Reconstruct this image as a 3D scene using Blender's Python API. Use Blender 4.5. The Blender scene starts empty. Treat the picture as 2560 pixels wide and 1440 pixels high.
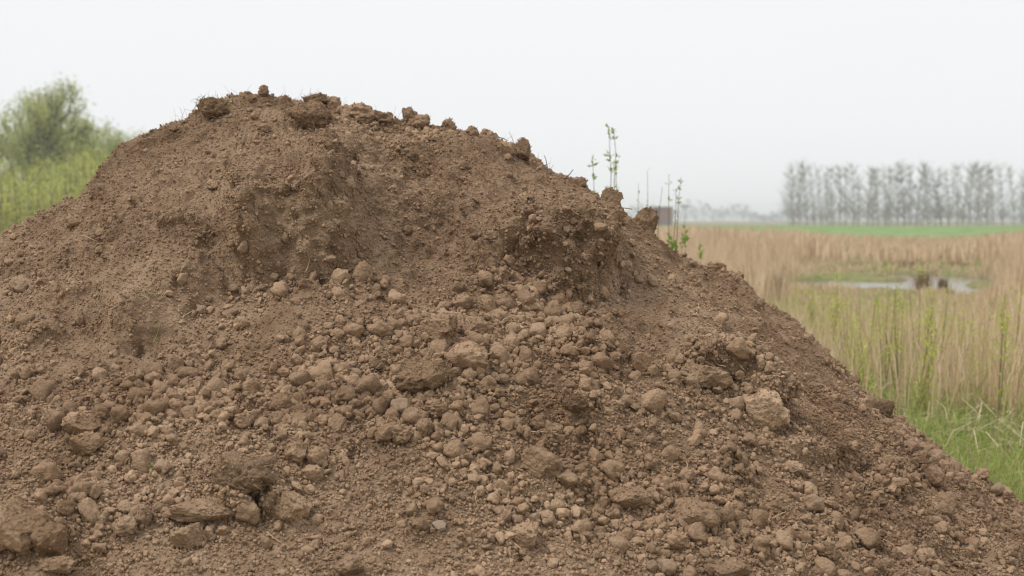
import bpy, bmesh, math, random
import numpy as np
from mathutils import Vector, Euler, Matrix

# ------------------------------------------------------------------ camera, world, sun
scene = bpy.context.scene
col = scene.collection
W_, H_, FPX, HOR, EYE = 2560.0, 1440.0, 2560 * 50 / 36.0, 548.0, 1.7
PITCH = math.atan((H_ / 2 - HOR) / FPX)

cam_data = bpy.data.cameras.new('camera')
cam_data.lens = 50
cam_data.sensor_width = 36
cam_data.clip_start = 0.1
cam_data.clip_end = 6000
cam_data.dof.use_dof = True
cam_data.dof.focus_distance = 6.0
cam_data.dof.aperture_fstop = 2.8
cam = bpy.data.objects.new('camera', cam_data)
col.objects.link(cam)
cam.location = (0, 0, EYE)
cam.rotation_euler = (math.radians(90) - PITCH, 0, 0)
scene.camera = cam

SUN_EL, SUN_AZ = math.radians(58), math.radians(246)   # azimuth clockwise from +Y: to the left, a little behind the camera
world = bpy.data.worlds.new('World')
scene.world = world
world.use_nodes = True
wn, wl = world.node_tree.nodes, world.node_tree.links
wn.clear()
w_out = wn.new('ShaderNodeOutputWorld')
w_bg = wn.new('ShaderNodeBackground')
w_bg.inputs['Strength'].default_value = 0.1
w_sky = wn.new('ShaderNodeTexSky')
w_sky.sky_type = 'NISHITA'
w_sky.sun_disc = False
w_sky.sun_elevation = SUN_EL
w_sky.sun_rotation = SUN_AZ
w_sky.dust_density = 4
w_cl = wn.new('ShaderNodeTexNoise')
w_cl.inputs['Scale'].default_value = 1.6
w_cl.inputs['Detail'].default_value = 4
w_tc = wn.new('ShaderNodeTexCoord')
w_mp = wn.new('ShaderNodeMapping')
w_mp.inputs['Scale'].default_value = (1, 1, 3)
w_rp = wn.new('ShaderNodeValToRGB')
w_rp.color_ramp.elements[0].position = 0.3
w_rp.color_ramp.elements[0].color = (0.95, 0.965, 0.985, 1)
w_rp.color_ramp.elements[1].position = 0.7
w_rp.color_ramp.elements[1].color = (0.985, 0.99, 1.0, 1)
w_sc = wn.new('ShaderNodeVectorMath'); w_sc.operation = 'SCALE'
w_sc.inputs['Scale'].default_value = 10.0
w_mx = wn.new('ShaderNodeMix'); w_mx.data_type = 'RGBA'
w_mx.inputs['Factor'].default_value = 0.94          # a closed cloud deck over the clear sky
wl.new(w_tc.outputs['Generated'], w_mp.inputs['Vector'])
wl.new(w_mp.outputs['Vector'], w_cl.inputs['Vector'])
wl.new(w_cl.outputs['Fac'], w_rp.inputs['Fac'])
wl.new(w_rp.outputs['Color'], w_sc.inputs[0])
wl.new(w_sky.outputs['Color'], w_mx.inputs['A'])
wl.new(w_sc.outputs['Vector'], w_mx.inputs['B'])
wl.new(w_mx.outputs['Result'], w_bg.inputs['Color'])
wl.new(w_bg.outputs['Background'], w_out.inputs['Surface'])

sun_data = bpy.data.lights.new('sun', 'SUN')
sun_data.energy = 2.0
sun_data.angle = math.radians(20)
sun_data.color = (1.0, 0.97, 0.93)
sun = bpy.data.objects.new('sun', sun_data)
col.objects.link(sun)
sun.location = (-12, -8, 20)
sd = Vector((math.sin(SUN_AZ) * math.cos(SUN_EL), math.cos(SUN_AZ) * math.cos(SUN_EL), math.sin(SUN_EL)))
sun.rotation_euler = sd.to_track_quat('Z', 'Y').to_euler()

scene.render.engine = 'CYCLES'
scene.view_settings.view_transform = 'Standard'
scene.view_settings.look = 'None'
scene.view_settings.exposure = 0.0
scene.view_settings.gamma = 1.0
scene.view_settings.use_curve_mapping = False
scene.cycles.filter_width = 1.1
scene.cycles.max_bounces = 6
scene.cycles.diffuse_bounces = 2
scene.cycles.transparent_max_bounces = 8
scene.cycles.volume_bounces = 2

random.seed(7)
rng = np.random.default_rng(11)

# ------------------------------------------------------------------ helpers
cP, sP = math.cos(PITCH), math.sin(PITCH)
def ray(px, py):
    """direction of the photograph's pixel, scaled so that its forward depth is 1"""
    u, v = (px - W_ / 2) / FPX, (H_ / 2 - py) / FPX
    d = Vector((u, cP + v * sP, -sP + v * cP))
    return d / d.y
def at(px, py, Y):
    d = ray(px, py)
    return Vector((d.x * Y, Y, EYE + d.z * Y))
def project(P):
    """world points (N,3) -> photograph pixels"""
    y, z = P[:, 1], P[:, 2] - EYE
    dep = y * cP - z * sP
    up = y * sP + z * cP
    return W_ / 2 + FPX * P[:, 0] / dep, H_ / 2 - FPX * up / dep

_perm = np.random.default_rng(3).permutation(4096).astype(np.int64)
_grad = np.random.default_rng(4).normal(size=(4096, 3)); _grad /= np.linalg.norm(_grad, axis=1)[:, None]
def _hash(i, j, k):
    return _perm[(_perm[(_perm[i & 4095] + j) & 4095] + k) & 4095]
def pnoise(P):
    P = np.asarray(P, float)
    I = np.floor(P).astype(np.int64); F = P - I
    U = F * F * F * (F * (F * 6 - 15) + 10)
    out = np.zeros(len(P))
    for a in (0, 1):
        wa = U[:, 0] if a else 1 - U[:, 0]
        for b in (0, 1):
            wb = U[:, 1] if b else 1 - U[:, 1]
            for c in (0, 1):
                wc = U[:, 2] if c else 1 - U[:, 2]
                g = _grad[_hash(I[:, 0] + a, I[:, 1] + b, I[:, 2] + c)]
                out += wa * wb * wc * (g[:, 0] * (F[:, 0] - a) + g[:, 1] * (F[:, 1] - b) + g[:, 2] * (F[:, 2] - c))
    return out * 1.6
def fbm(P, octv=4, gain=0.5, lac=2.07):
    s, a = 0, 1.0
    for o in range(octv):
        s = s + a * pnoise(P * lac ** o + 17.3 * o)
        a *= gain
    return s
_cell = np.random.default_rng(5).random((4096, 3))
def worley(P):
    """distance to the nearest feature point"""
    P = np.asarray(P, float)
    I = np.floor(P).astype(np.int64)
    best = np.full(len(P), 9.0)
    for a in (-1, 0, 1):
        for b in (-1, 0, 1):
            for c in (-1, 0, 1):
                J = I + np.array((a, b, c))
                q = J + _cell[_hash(J[:, 0], J[:, 1], J[:, 2])] - P
                best = np.minimum(best, (q * q).sum(1))
    return np.sqrt(best)
def sstep(a, b, x):
    t = np.clip((x - a) / (b - a), 0, 1)
    return t * t * (3 - 2 * t)

def mesh_from(name, V, T=None, Q=None, smooth=True):
    V = np.ascontiguousarray(V, np.float32)
    nt = 0 if T is None else len(T); nq = 0 if Q is None else len(Q)
    me = bpy.data.meshes.new(name)
    me.vertices.add(len(V)); me.vertices.foreach_set('co', V.ravel())
    loops = np.concatenate([np.asarray(x, np.int32).ravel() for x in (T, Q) if x is not None])
    start = np.concatenate([np.arange(nt, dtype=np.int32) * 3, nt * 3 + np.arange(nq, dtype=np.int32) * 4])
    me.loops.add(len(loops)); me.loops.foreach_set('vertex_index', loops)
    me.polygons.add(nt + nq); me.polygons.foreach_set('loop_start', start)
    me.polygons.foreach_set('use_smooth', np.full(nt + nq, smooth))
    me.update(calc_edges=True); me.validate()
    return me
def link(name, data, mat=None, parent=None, loc=None):
    o = bpy.data.objects.new(name, data); col.objects.link(o)
    if mat is not None and data is not None and not data.materials: data.materials.append(mat)
    if parent is not None: o.parent = parent
    if loc is not None: o.location = loc
    return o
def tag(o, label=None, cat=None, group=None, kind=None):
    if label: o['label'] = label
    if cat: o['category'] = cat
    if group: o['group'] = group
    if kind: o['kind'] = kind
    return o
def copy_tree(o, parent=None):
    c = o.copy(); col.objects.link(c); c.parent = parent
    for ch in list(o.children): copy_tree(ch, c)
    return c

# ------------------------------------------------------------------ materials
def new_mat(name):
    m = bpy.data.materials.new(name); m.use_nodes = True
    nt = m.node_tree; nt.nodes.clear()
    out = nt.nodes.new('ShaderNodeOutputMaterial')
    b = nt.nodes.new('ShaderNodeBsdfPrincipled')
    b.inputs['Roughness'].default_value = 0.95
    b.inputs['Specular IOR Level'].default_value = 0.15
    nt.links.new(b.outputs[0], out.inputs['Surface'])
    return m, nt, b, out
def noise_node(nt, vec, scale, detail=4, rough=0.55):
    n = nt.nodes.new('ShaderNodeTexNoise')
    n.inputs['Scale'].default_value = scale; n.inputs['Detail'].default_value = detail; n.inputs['Roughness'].default_value = rough
    nt.links.new(vec, n.inputs['Vector'])
    return n.outputs['Fac']
def ramp(nt, fac, stops):
    r = nt.nodes.new('ShaderNodeValToRGB')
    el = r.color_ramp.elements
    while len(el) < len(stops): el.new(0.5)
    for e, (p, c) in zip(el, stops): e.position = p; e.color = (*c, 1)
    nt.links.new(fac, r.inputs['Fac'])
    return r.outputs['Color']
def mixc(nt, fac, a, b, mode='MIX'):
    m = nt.nodes.new('ShaderNodeMix'); m.data_type = 'RGBA'; m.blend_type = mode
    for sock, v in (('Factor', fac), ('A', a), ('B', b)):
        if isinstance(v, (int, float)): m.inputs[sock].default_value = v
        elif isinstance(v, tuple): m.inputs[sock].default_value = (*v, 1)
        else: nt.links.new(v, m.inputs[sock])
    return m.outputs['Result']
def mathn(nt, op, a, b=0.0):
    m = nt.nodes.new('ShaderNodeMath'); m.operation = op
    for i, v in enumerate((a, b)):
        if isinstance(v, (int, float)): m.inputs[i].default_value = v
        else: nt.links.new(v, m.inputs[i])
    return m.outputs[0]
def bump(nt, b, h, strength, dist):
    n = nt.nodes.new('ShaderNodeBump')
    n.inputs['Strength'].default_value = strength; n.inputs['Distance'].default_value = dist
    nt.links.new(h, n.inputs['Height']); nt.links.new(n.outputs['Normal'], b.inputs['Normal'])

SOIL = ((0.186, 0.118, 0.072), (0.328, 0.220, 0.140), (0.452, 0.322, 0.215))
def soil_material(name, tone=1.0, tint=(1, 1, 1), grain=1.0, per_object=0.16):
    m, nt, b, out = new_mat(name)
    geo = nt.nodes.new('ShaderNodeNewGeometry')
    info = nt.nodes.new('ShaderNodeObjectInfo')
    pos = geo.outputs['Position']
    big = noise_node(nt, pos, 1.3, 5, 0.6)
    mid = noise_node(nt, pos, 9, 5, 0.65)
    fine = noise_node(nt, pos, 110, 3, 0.7)
    f = mathn(nt, 'ADD', mathn(nt, 'MULTIPLY', big, 0.40), mathn(nt, 'ADD', mathn(nt, 'MULTIPLY', mid, 0.34), mathn(nt, 'MULTIPLY', fine, 0.26)))
    c = [tuple(x * tone * t for x, t in zip(s, tint)) for s in SOIL]
    colr = ramp(nt, f, [(0.34, c[0]), (0.5, c[1]), (0.66, c[2])])
    damp = ramp(nt, noise_node(nt, pos, 2.3, 6, 0.65), [(0.50, (1, 1, 1)), (0.64, (0.70, 0.66, 0.62))])
    colr = mixc(nt, 1.0, colr, damp, 'MULTIPLY')
    hs = nt.nodes.new('ShaderNodeHueSaturation')
    nt.links.new(colr, hs.inputs['Color'])
    v = mathn(nt, 'ADD', mathn(nt, 'MULTIPLY', info.outputs['Random'], 2 * per_object), 1 - per_object)
    nt.links.new(v, hs.inputs['Value'])
    nt.links.new(hs.outputs['Color'], b.inputs['Base Color'])
    vor = nt.nodes.new('ShaderNodeTexVoronoi'); vor.inputs['Scale'].default_value = 85
    nt.links.new(pos, vor.inputs['Vector'])
    vor2 = nt.nodes.new('ShaderNodeTexVoronoi'); vor2.inputs['Scale'].default_value = 36
    nt.links.new(pos, vor2.inputs['Vector'])
    lump = mathn(nt, 'ADD', mathn(nt, 'SUBTRACT', 1.0, vor.outputs['Distance']), mathn(nt, 'MULTIPLY', mathn(nt, 'SUBTRACT', 1.0, vor2.outputs['Distance']), 1.1))
    h = mathn(nt, 'ADD', mathn(nt, 'MULTIPLY', lump, 0.55), mathn(nt, 'ADD', mathn(nt, 'MULTIPLY', noise_node(nt, pos, 55, 6, 0.7), 0.9), mathn(nt, 'MULTIPLY', fine, 0.35)))
    bump(nt, b, h, 0.9, 0.010 * grain)
    b.inputs['Roughness'].default_value = 1.0
    b.inputs['Specular IOR Level'].default_value = 0.05
    return m
M = {}
M['soil'] = soil_material('soil', 0.9)
M['clod'] = soil_material('clod_soil', 1.06, per_object=0.15, grain=0.8)
M['crumb'] = soil_material('crumb_soil', 1.05, per_object=0.22, grain=0.5)
M['dark_clod'] = soil_material('moist_root_soil', 0.84, (1.0, 0.98, 0.94), 1.4)
M['pale_clod'] = soil_material('dry_pale_soil', 1.25, (0.98, 1.0, 1.02), 0.8)
def stone_material(name, c0, c1, bumpd=0.004):
    m, nt, b, out = new_mat(name)
    tc = nt.nodes.new('ShaderNodeTexCoord')
    f = noise_node(nt, tc.outputs['Object'], 3.0, 6, 0.65)
    g = noise_node(nt, tc.outputs['Object'], 60, 5, 0.7)
    dust = ramp(nt, noise_node(nt, tc.outputs['Object'], 34, 4, 0.7), [(0.36, (0.25, 0.25, 0.25)), (0.6, (0.85, 0.85, 0.85))])
    nt.links.new(mixc(nt, dust, ramp(nt, g, [(0.3, c0), (0.7, c1)]), SOIL[1]), b.inputs['Base Color'])
    bump(nt, b, g, 0.8, bumpd)
    b.inputs['Roughness'].default_value = 1.0
    b.inputs['Specular IOR Level'].default_value = 0.05
    return m
M['grey_stone'] = stone_material('grey_stone', (0.135, 0.103, 0.072), (0.225, 0.175, 0.125))
M['white_stone'] = stone_material('white_stone', (0.22, 0.19, 0.17), (0.40, 0.37, 0.35))
M['pale_stone'] = stone_material('pale_stone', (0.17, 0.125, 0.085), (0.29, 0.23, 0.165))
M['slate_stone'] = stone_material('slate_stone', (0.105, 0.085, 0.066), (0.18, 0.15, 0.12))
M['brick'] = stone_material('brick_fragment', (0.20, 0.08, 0.055), (0.21, 0.13, 0.09))

def plant_material(name, stops, trans=0.35, rough=0.8):
    """colour varies from one blade or leaf to the next"""
    m, nt, b, out = new_mat(name)
    geo = nt.nodes.new('ShaderNodeNewGeometry')
    f = mathn(nt, 'ADD', mathn(nt, 'MULTIPLY', geo.outputs['Random Per Island'], 0.6),
              mathn(nt, 'MULTIPLY', noise_node(nt, geo.outputs['Position'], 0.8, 3), 0.4))
    c = ramp(nt, f, stops)
    nt.links.new(c, b.inputs['Base Color'])
    b.inputs['Roughness'].default_value = rough
    if trans:
        t = nt.nodes.new('ShaderNodeBsdfTranslucent'); nt.links.new(c, t.inputs['Color'])
        mx = nt.nodes.new('ShaderNodeMixShader'); mx.inputs[0].default_value = trans
        nt.links.new(b.outputs[0], mx.inputs[1]); nt.links.new(t.outputs[0], mx.inputs[2])
        nt.links.new(mx.outputs[0], out.inputs['Surface'])
    return m
M['reed'] = plant_material('dry_reed', [(0.15, (0.40, 0.27, 0.165)), (0.5, (0.68, 0.50, 0.325)), (0.85, (0.84, 0.69, 0.50))], 0.35)
M['litter'] = plant_material('dead_reed_litter', [(0.2, (0.30, 0.22, 0.13)), (0.8, (0.66, 0.55, 0.38))], 0.1)
M['grass'] = plant_material('fresh_grass', [(0.15, (0.20, 0.28, 0.06)), (0.5, (0.33, 0.42, 0.10)), (0.85, (0.56, 0.53, 0.24))], 0.4)
M['marsh'] = plant_material('marsh_grass', [(0.2, (0.27, 0.33, 0.10)), (0.45, (0.48, 0.42, 0.22)), (0.7, (0.68, 0.51, 0.34))], 0.35)
M['sedge'] = plant_material('sedge', [(0.2, (0.30, 0.36, 0.10)), (0.6, (0.48, 0.50, 0.17)), (0.85, (0.66, 0.56, 0.30))], 0.35)
M['sapling_leaf'] = plant_material('young_willow_leaf', [(0.2, (0.38, 0.48, 0.07)), (0.5, (0.52, 0.60, 0.10)), (0.85, (0.68, 0.68, 0.16))], 0.5)
M['bud_leaf'] = plant_material('fresh_bud_leaf', [(0.2, (0.20, 0.32, 0.06)), (0.8, (0.36, 0.48, 0.11))], 0.45)
M['thicket_leaf'] = plant_material('thicket_leaf', [(0.15, (0.42, 0.50, 0.12)), (0.5, (0.60, 0.66, 0.17)), (0.85, (0.74, 0.74, 0.26))], 0.5)
M['willow_leaf'] = plant_material('willow_leaf', [(0.15, (0.20, 0.26, 0.09)), (0.5, (0.46, 0.50, 0.17)), (0.85, (0.68, 0.67, 0.28))], 0.45)
M['far_leaf'] = plant_material('far_tree_twigs', [(0.2, (0.10, 0.115, 0.10)), (0.8, (0.22, 0.23, 0.19))], 0.2)
M['poplar_leaf'] = plant_material('poplar_bud', [(0.2, (0.30, 0.34, 0.16)), (0.8, (0.48, 0.52, 0.28))], 0.5)
M['bark'] = plant_material('bark', [(0.2, (0.19, 0.175, 0.13)), (0.8, (0.33, 0.31, 0.23))], 0)
M['willow_bark'] = plant_material('willow_bark', [(0.2, (0.07, 0.06, 0.045)), (0.8, (0.13, 0.115, 0.085))], 0)
M['stem'] = plant_material('sapling_stem', [(0.2, (0.15, 0.12, 0.07)), (0.8, (0.25, 0.21, 0.11))], 0)
M['straw'] = plant_material('straw', [(0.1, (0.34, 0.22, 0.12)), (0.9, (0.62, 0.46, 0.28))], 0.1)
M['root'] = plant_material('rootlet', [(0.1, (0.17, 0.10, 0.055)), (0.9, (0.36, 0.24, 0.14))], 0)
M['twig'] = plant_material('dark_twig', [(0.1, (0.07, 0.05, 0.035)), (0.9, (0.12, 0.09, 0.06))], 0)

# ------------------------------------------------------------------ ground
def ground_material():
    m, nt, b, out = new_mat('field_ground')
    geo = nt.nodes.new('ShaderNodeNewGeometry')
    pos = geo.outputs['Position']
    f1 = noise_node(nt, pos, 0.35, 5, 0.6)
    f2 = noise_node(nt, pos, 4.0, 5, 0.7)
    g = ramp(nt, f2, [(0.3, (0.11, 0.13, 0.045)), (0.55, (0.21, 0.22, 0.08)), (0.75, (0.34, 0.28, 0.16))])
    t = ramp(nt, f2, [(0.3, (0.17, 0.12, 0.07)), (0.7, (0.36, 0.27, 0.16))])
    k = ramp(nt, f1, [(0.42, (0, 0, 0)), (0.6, (1, 1, 1))])
    nt.links.new(mixc(nt, k, g, t), b.inputs['Base Color'])
    bump(nt, b, f2, 0.6, 0.05)
    return m
M['ground'] = ground_material()

xs = np.concatenate([-np.geomspace(1500, 30, 14), np.arange(-28, 60.1, 1.0), np.geomspace(65, 1500, 14)])
ys = np.concatenate([[-1500, -600, -200, -60, -20], np.arange(-5, 100.1, 1.0), np.geomspace(105, 1500, 18)])
POND = []   # (centre x, centre y, half width, half depth)
for px, py, hw, hd in ((2140, 702, 2.3, 3.0), (2300, 706, 1.7, 3.8), (2375, 690, 1.6, 5.0), (1895, 700, 0.8, 2.0), (2040, 701, 1.5, 2.2), (2470, 728, 1.1, 1.2)):
    D = EYE / ((py - HOR) / FPX)
    POND.append(((px - 1280) / FPX * D, D, hw, hd))
def pond_depth(X, Y):
    """positive inside a pool"""
    d = np.full(X.shape, -9.0)
    for cx, cy, hw, hd in POND:
        e = 1 - np.sqrt(((X - cx) / hw) ** 2 + ((Y - cy) / hd) ** 2)
        d = np.maximum(d, e)
    return d
xs2 = np.unique(np.concatenate([xs, np.arange(3, 18, 0.25)])); ys2 = np.unique(np.concatenate([ys, np.arange(30, 50, 0.25)]))
GX, GY = np.meshgrid(xs2, ys2)
Pg = np.stack([GX.ravel(), GY.ravel(), np.zeros(GX.size)], 1)
def ground_z(X, Y):
    P = np.stack([X, Y, np.zeros_like(X)], 1)
    und = 0.05 * pnoise(P * 0.22) + 0.03 * pnoise(P * 0.7 + 9)
    und = und * np.clip((400 - np.abs(Y)) / 300, 0, 1)
    pd = pond_depth(X, Y) + 0.35 * pnoise(P * 0.9 + 31)
    return und - 0.22 * sstep(-0.15, 0.25, pd) + 0.10 * sstep(52, 56, Y) * sstep(64, 58, Y) * sstep(4, 9, X)
Pg[:, 2] = ground_z(Pg[:, 0], Pg[:, 1])
nx, ny = len(xs2), len(ys2)
idx = np.arange(nx * ny).reshape(ny, nx)
Qg = np.stack([idx[:-1, :-1], idx[:-1, 1:], idx[1:, 1:], idx[1:, :-1]], -1).reshape(-1, 4)
tag(link('ground', mesh_from('ground', Pg, Q=Qg), M['ground']), kind='structure')

# water: one sheet just below the field, showing where the hollows are
m, nt, b, out = new_mat('marsh_water')
b.inputs['Base Color'].default_value = (0.05, 0.05, 0.04, 1)
b.inputs['Roughness'].default_value = 0.06
b.inputs['Specular IOR Level'].default_value = 0.6
geo = nt.nodes.new('ShaderNodeNewGeometry')
bump(nt, b, noise_node(nt, geo.outputs['Position'], 5, 3), 0.25, 0.02)
M['water'] = m
wx0, wx1, wy0, wy1 = 4.0, 18.0, 31.0, 49.0
me = mesh_from('water', [(wx0, wy0, -0.10), (wx1, wy0, -0.10), (wx1, wy1, -0.10), (wx0, wy1, -0.10)], Q=[(0, 1, 2, 3)])
tag(link('water', me, M['water']), kind='structure')

# low dike with a pale road on its crest
def dike_y(x): return 128 - 0.10 * x
prof = [(-16, -0.3), (-13, 0.05), (-4, 0.95), (-2.2, 1.12), (2.2, 1.12), (4, 0.95), (14, -0.3)]
dx = np.arange(-260, 421, 4.0)
V = []; 
for x in dx:
    for o_, z in prof: V.append((x, dike_y(x) + o_, z + (0.03 * math.sin(x * 0.31) if z > 0.5 else 0)))
n = len(prof); i = np.arange(len(dx) - 1)[:, None] * n + np.arange(n - 1)[None, :]
Q = np.stack([i, i + n, i + n + 1, i + 1], -1).reshape(-1, 4)
m, nt, b, out = new_mat('dike_grass')
geo = nt.nodes.new('ShaderNodeNewGeometry')
nt.links.new(ramp(nt, noise_node(nt, geo.outputs['Position'], 0.8, 5, 0.7), [(0.3, (0.15, 0.24, 0.08)), (0.7, (0.24, 0.33, 0.13))]), b.inputs['Base Color'])
M['dike'] = m
tag(link('dike', mesh_from('dike', V, Q=Q[:, ::-1]), M['dike']), kind='structure')
m, nt, b, out = new_mat('pale_road')
b.inputs['Base Color'].default_value = (0.5, 0.48, 0.44, 1)
M['road'] = m
V = [(x, dike_y(x) + o_, 1.165 + 0.03 * math.sin(x * 0.31)) for x in dx for o_ in (-1.6, 1.6)]
i = np.arange(len(dx) - 1) * 2
tag(link('road', mesh_from('road', V, Q=np.stack([i, i + 1, i + 3, i + 2], -1)[:, ::-1]), M['road']), kind='structure')

# ------------------------------------------------------------------ the soil heap
XC, YC = (680 - 1280) / FPX * 8.0, 8.0
def rad(px): return np.abs((np.array(px, float) - 680) / FPX * 8.0)      # distance from the top, from columns of the photo at 8 m
SR = (rad([680, 760, 850, 950, 1050, 1150, 1250, 1340, 1400, 1460, 1520, 1570, 1620, 1680, 1750, 1850, 1900, 1960, 2030, 2100, 2150, 2230, 2350, 2420, 2530, 2640, 2800]),
      np.array([2.37, 2.365, 2.328, 2.272, 2.224, 2.183, 2.126, 2.007, 1.903, 1.856, 1.784, 1.679, 1.626, 1.471, 1.409, 1.339, 1.215, 1.131, 0.965, 0.825, 0.70, 0.585, 0.36, 0.25, 0.11, -0.01, -0.19]))
SL = (rad([680, 600, 520, 480, 400, 330, 255, 220, 170, 90, 40, 0, -100, -300, -700, -1200]),
      np.array([2.37, 2.385, 2.342, 2.228, 2.164, 2.106, 1.881, 1.748, 1.734, 1.633, 1.535, 1.456, 1.31, 0.99, 0.32, -0.25]))
SF = (np.array([0, .15, .5, 1., 1.7, 2.5, 3.3, 4.0, 4.6, 5.8]), np.array([2.38, 2.34, 2.15, 1.86, 1.48, 1.03, .53, .10, -.13, -.25]))
def heap_base(X, Y):
    dx_, dy_ = X - XC, Y - YC
    r = np.hypot(dx_, dy_) + 1e-6
    c, s = dx_ / r, dy_ / r
    wr = np.clip(c, 0, 1) ** 1.6; wlft = np.clip(-c, 0, 1) ** 1.6; wf = np.abs(s) ** 1.6
    zr = np.interp(r, *SR); zl = np.interp(r, *SL); zf = np.interp(r, *SF)
    z = (wr * zr + wlft * zl + wf * zf) / (wr + wlft + wf)
    return np.maximum(z, -0.2)
def spaced(a0, a, b_, b0, fine, grow):
    core = np.arange(a, b_, fine)
    lo, hi, st = [], [], fine
    x = a
    while x > a0: st *= grow; x -= st; lo.append(x)
    st, x = fine, core[-1]
    while x < b0: st *= grow; x += st; hi.append(x)
    return np.concatenate([lo[::-1], core, hi])
hx = spaced(-5.6, -3.05, 3.15, 5.0, 0.0088, 1.07)
hy = spaced(2.6, 4.15, 8.35, 12.5, 0.0068, 1.06)
HX, HY = np.meshgrid(hx, hy)
X, Y = HX.ravel(), HY.ravel()
Z = heap_base(X, Y)
# soften the straight segments of the base form
e = 0.06
Z = (heap_base(X, Y) * 2 + heap_base(X + e, Y) + heap_base(X - e, Y) + heap_base(X, Y + e) + heap_base(X, Y - e)) / 6
B = np.stack([X, Y, Z], 1)
def grid_normals(P):
    G = P.reshape(len(hy), len(hx), 3)
    du = np.gradient(G, axis=1); dv = np.gradient(G, axis=0)
    N = np.cross(du, dv); N /= np.linalg.norm(N, axis=2)[:, :, None] + 1e-12
    return N.reshape(-1, 3)
# smooth normals of the base form
def smooth_normals(e=0.12):
    gx = (heap_base(X + e, Y) - heap_base(X - e, Y)) / (2 * e)
    gy = (heap_base(X, Y + e) - heap_base(X, Y - e)) / (2 * e)
    N = np.stack([-gx, -gy, np.ones_like(gx)], 1)
    g = np.stack([-gx, -gy], 1); gl = np.linalg.norm(g, axis=1)[:, None] + 1e-6
    return N / np.linalg.norm(N, axis=1)[:, None], np.concatenate([g / gl, np.zeros((len(g), 1))], 1)
NB, DOWN = smooth_normals()
PX, PY = project(B)

WX4 = fbm(B * 2.6 + 40, 4, 0.6); WY4 = fbm(B * 2.6 + 80, 4, 0.6)
def edge_relief(pts, amp, rise, fall, warp=14, wscale=2.6, seed=0.0, taper=0.22):
    """a broken bank: soil stands `amp` proud uphill of the line and drops sharply at it"""
    pts = np.array(pts, float)
    qx, qy = PX + warp * WX4, PY + warp * WY4
    best = np.full(len(qx), 1e9); sgn = np.zeros(len(qx)); tt = np.zeros(len(qx))
    L = np.concatenate([[0], np.cumsum(np.hypot(*np.diff(pts, axis=0).T))]); tot = L[-1]
    for k in range(len(pts) - 1):
        a, b_ = pts[k], pts[k + 1]; d = b_ - a; l2 = (d * d).sum()
        t = np.clip(((qx - a[0]) * d[0] + (qy - a[1]) * d[1]) / l2, 0, 1)
        ex, ey = qx - (a[0] + t * d[0]), qy - (a[1] + t * d[1])
        dist = np.hypot(ex, ey); hit = dist < best
        best = np.where(hit, dist, best)
        sgn = np.where(hit, np.sign(d[0] * ey - d[1] * ex), sgn)      # + on the right hand of the line (below, when drawn left to right)
        tt = np.where(hit, (L[k] + t * (L[k + 1] - L[k])) / tot, tt)
    s = -sgn * best                                                      # + above the line
    tp = sstep(0, taper, tt) * sstep(1, 1 - taper, tt)
    prof = np.where(s > 0, sstep(0, rise, s) * np.exp(-np.clip(s - rise, 0, None) / fall), 0)
    return amp * prof * tp

d = np.zeros(len(B)); dd = np.zeros(len(B))
banks = [
    # foot line (left to right along the photo), height in metres, length of the broken face and of the easing above it in photo pixels, raggedness
    (((240, 890), (330, 880), (400, 850), (460, 795), (520, 768), (590, 748)), 0.12, 75, 150, 18),
    (((540, 752), (640, 748), (720, 730), (800, 730), (870, 702), (928, 640), (938, 580), (922, 500), (906, 420), (893, 370)), 0.30, 110, 200, 20),
    (((1168, 545), (1212, 640), (1270, 697), (1400, 737), (1480, 742), (1545, 728)), 0.26, 95, 95, 22),
    (((1275, 700), (1320, 640), (1345, 590), (1370, 540)), -0.06, 30, 40, 10),
    (((-60, 720), (30, 690), (110, 640), (170, 575), (260, 500), (300, 440), (340, 400)), 0.06, 30, 60, 12),
    (((1640, 930), (1700, 955), (1790, 965), (1830, 985), (1850, 1030), (1905, 1062), (1960, 1050), (1985, 985)), 0.14, 40, 75, 9),
    (((1085, 385), (1140, 397), (1210, 398), (1260, 410)), 0.07, 25, 40, 8),
    (((1920, 1130), (1990, 1170), (2060, 1180), (2110, 1140)), 0.06, 25, 45, 8),
    (((2030, 1150), (2120, 1165), (2190, 1230), (2260, 1270)), 0.06, 25, 60, 8),
    (((380, 590), (410, 610), (450, 612), (480, 600)), 0.05, 18, 30, 6),
    (((520, 1270), (600, 1310), (690, 1290), (760, 1260)), 0.07, 25, 60, 8),
    (((560, 640), (600, 700), (660, 720)), 0.07, 30, 50, 8),
    (((-20, 900), (60, 880), (120, 850), (190, 820)), 0.04, 25, 70, 8),
    (((210, 500), (255, 520), (290, 500)), 0.05, 18, 30, 6),
]
k = (np.abs(PY) < 3000) & (B[:, 1] > 6); crest_row = np.full(340, 1500.0)
np.minimum.at(crest_row, np.clip(np.round(PX[k] / 10).astype(int) + 30, 0, 339), np.where(B[k, 2] > 0, PY[k], 1500))
low_of_crest = sstep(10, 130, PY - np.interp(PX, (np.arange(340) - 30) * 10.0, np.convolve(crest_row, np.ones(5) / 5, 'same')))   # banks die out towards the skyline
for k, (pts, amp, rise, fall, wp) in enumerate(banks):
    d += edge_relief(pts, amp, rise, fall, wp, seed=5.1 * k) * low_of_crest
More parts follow.
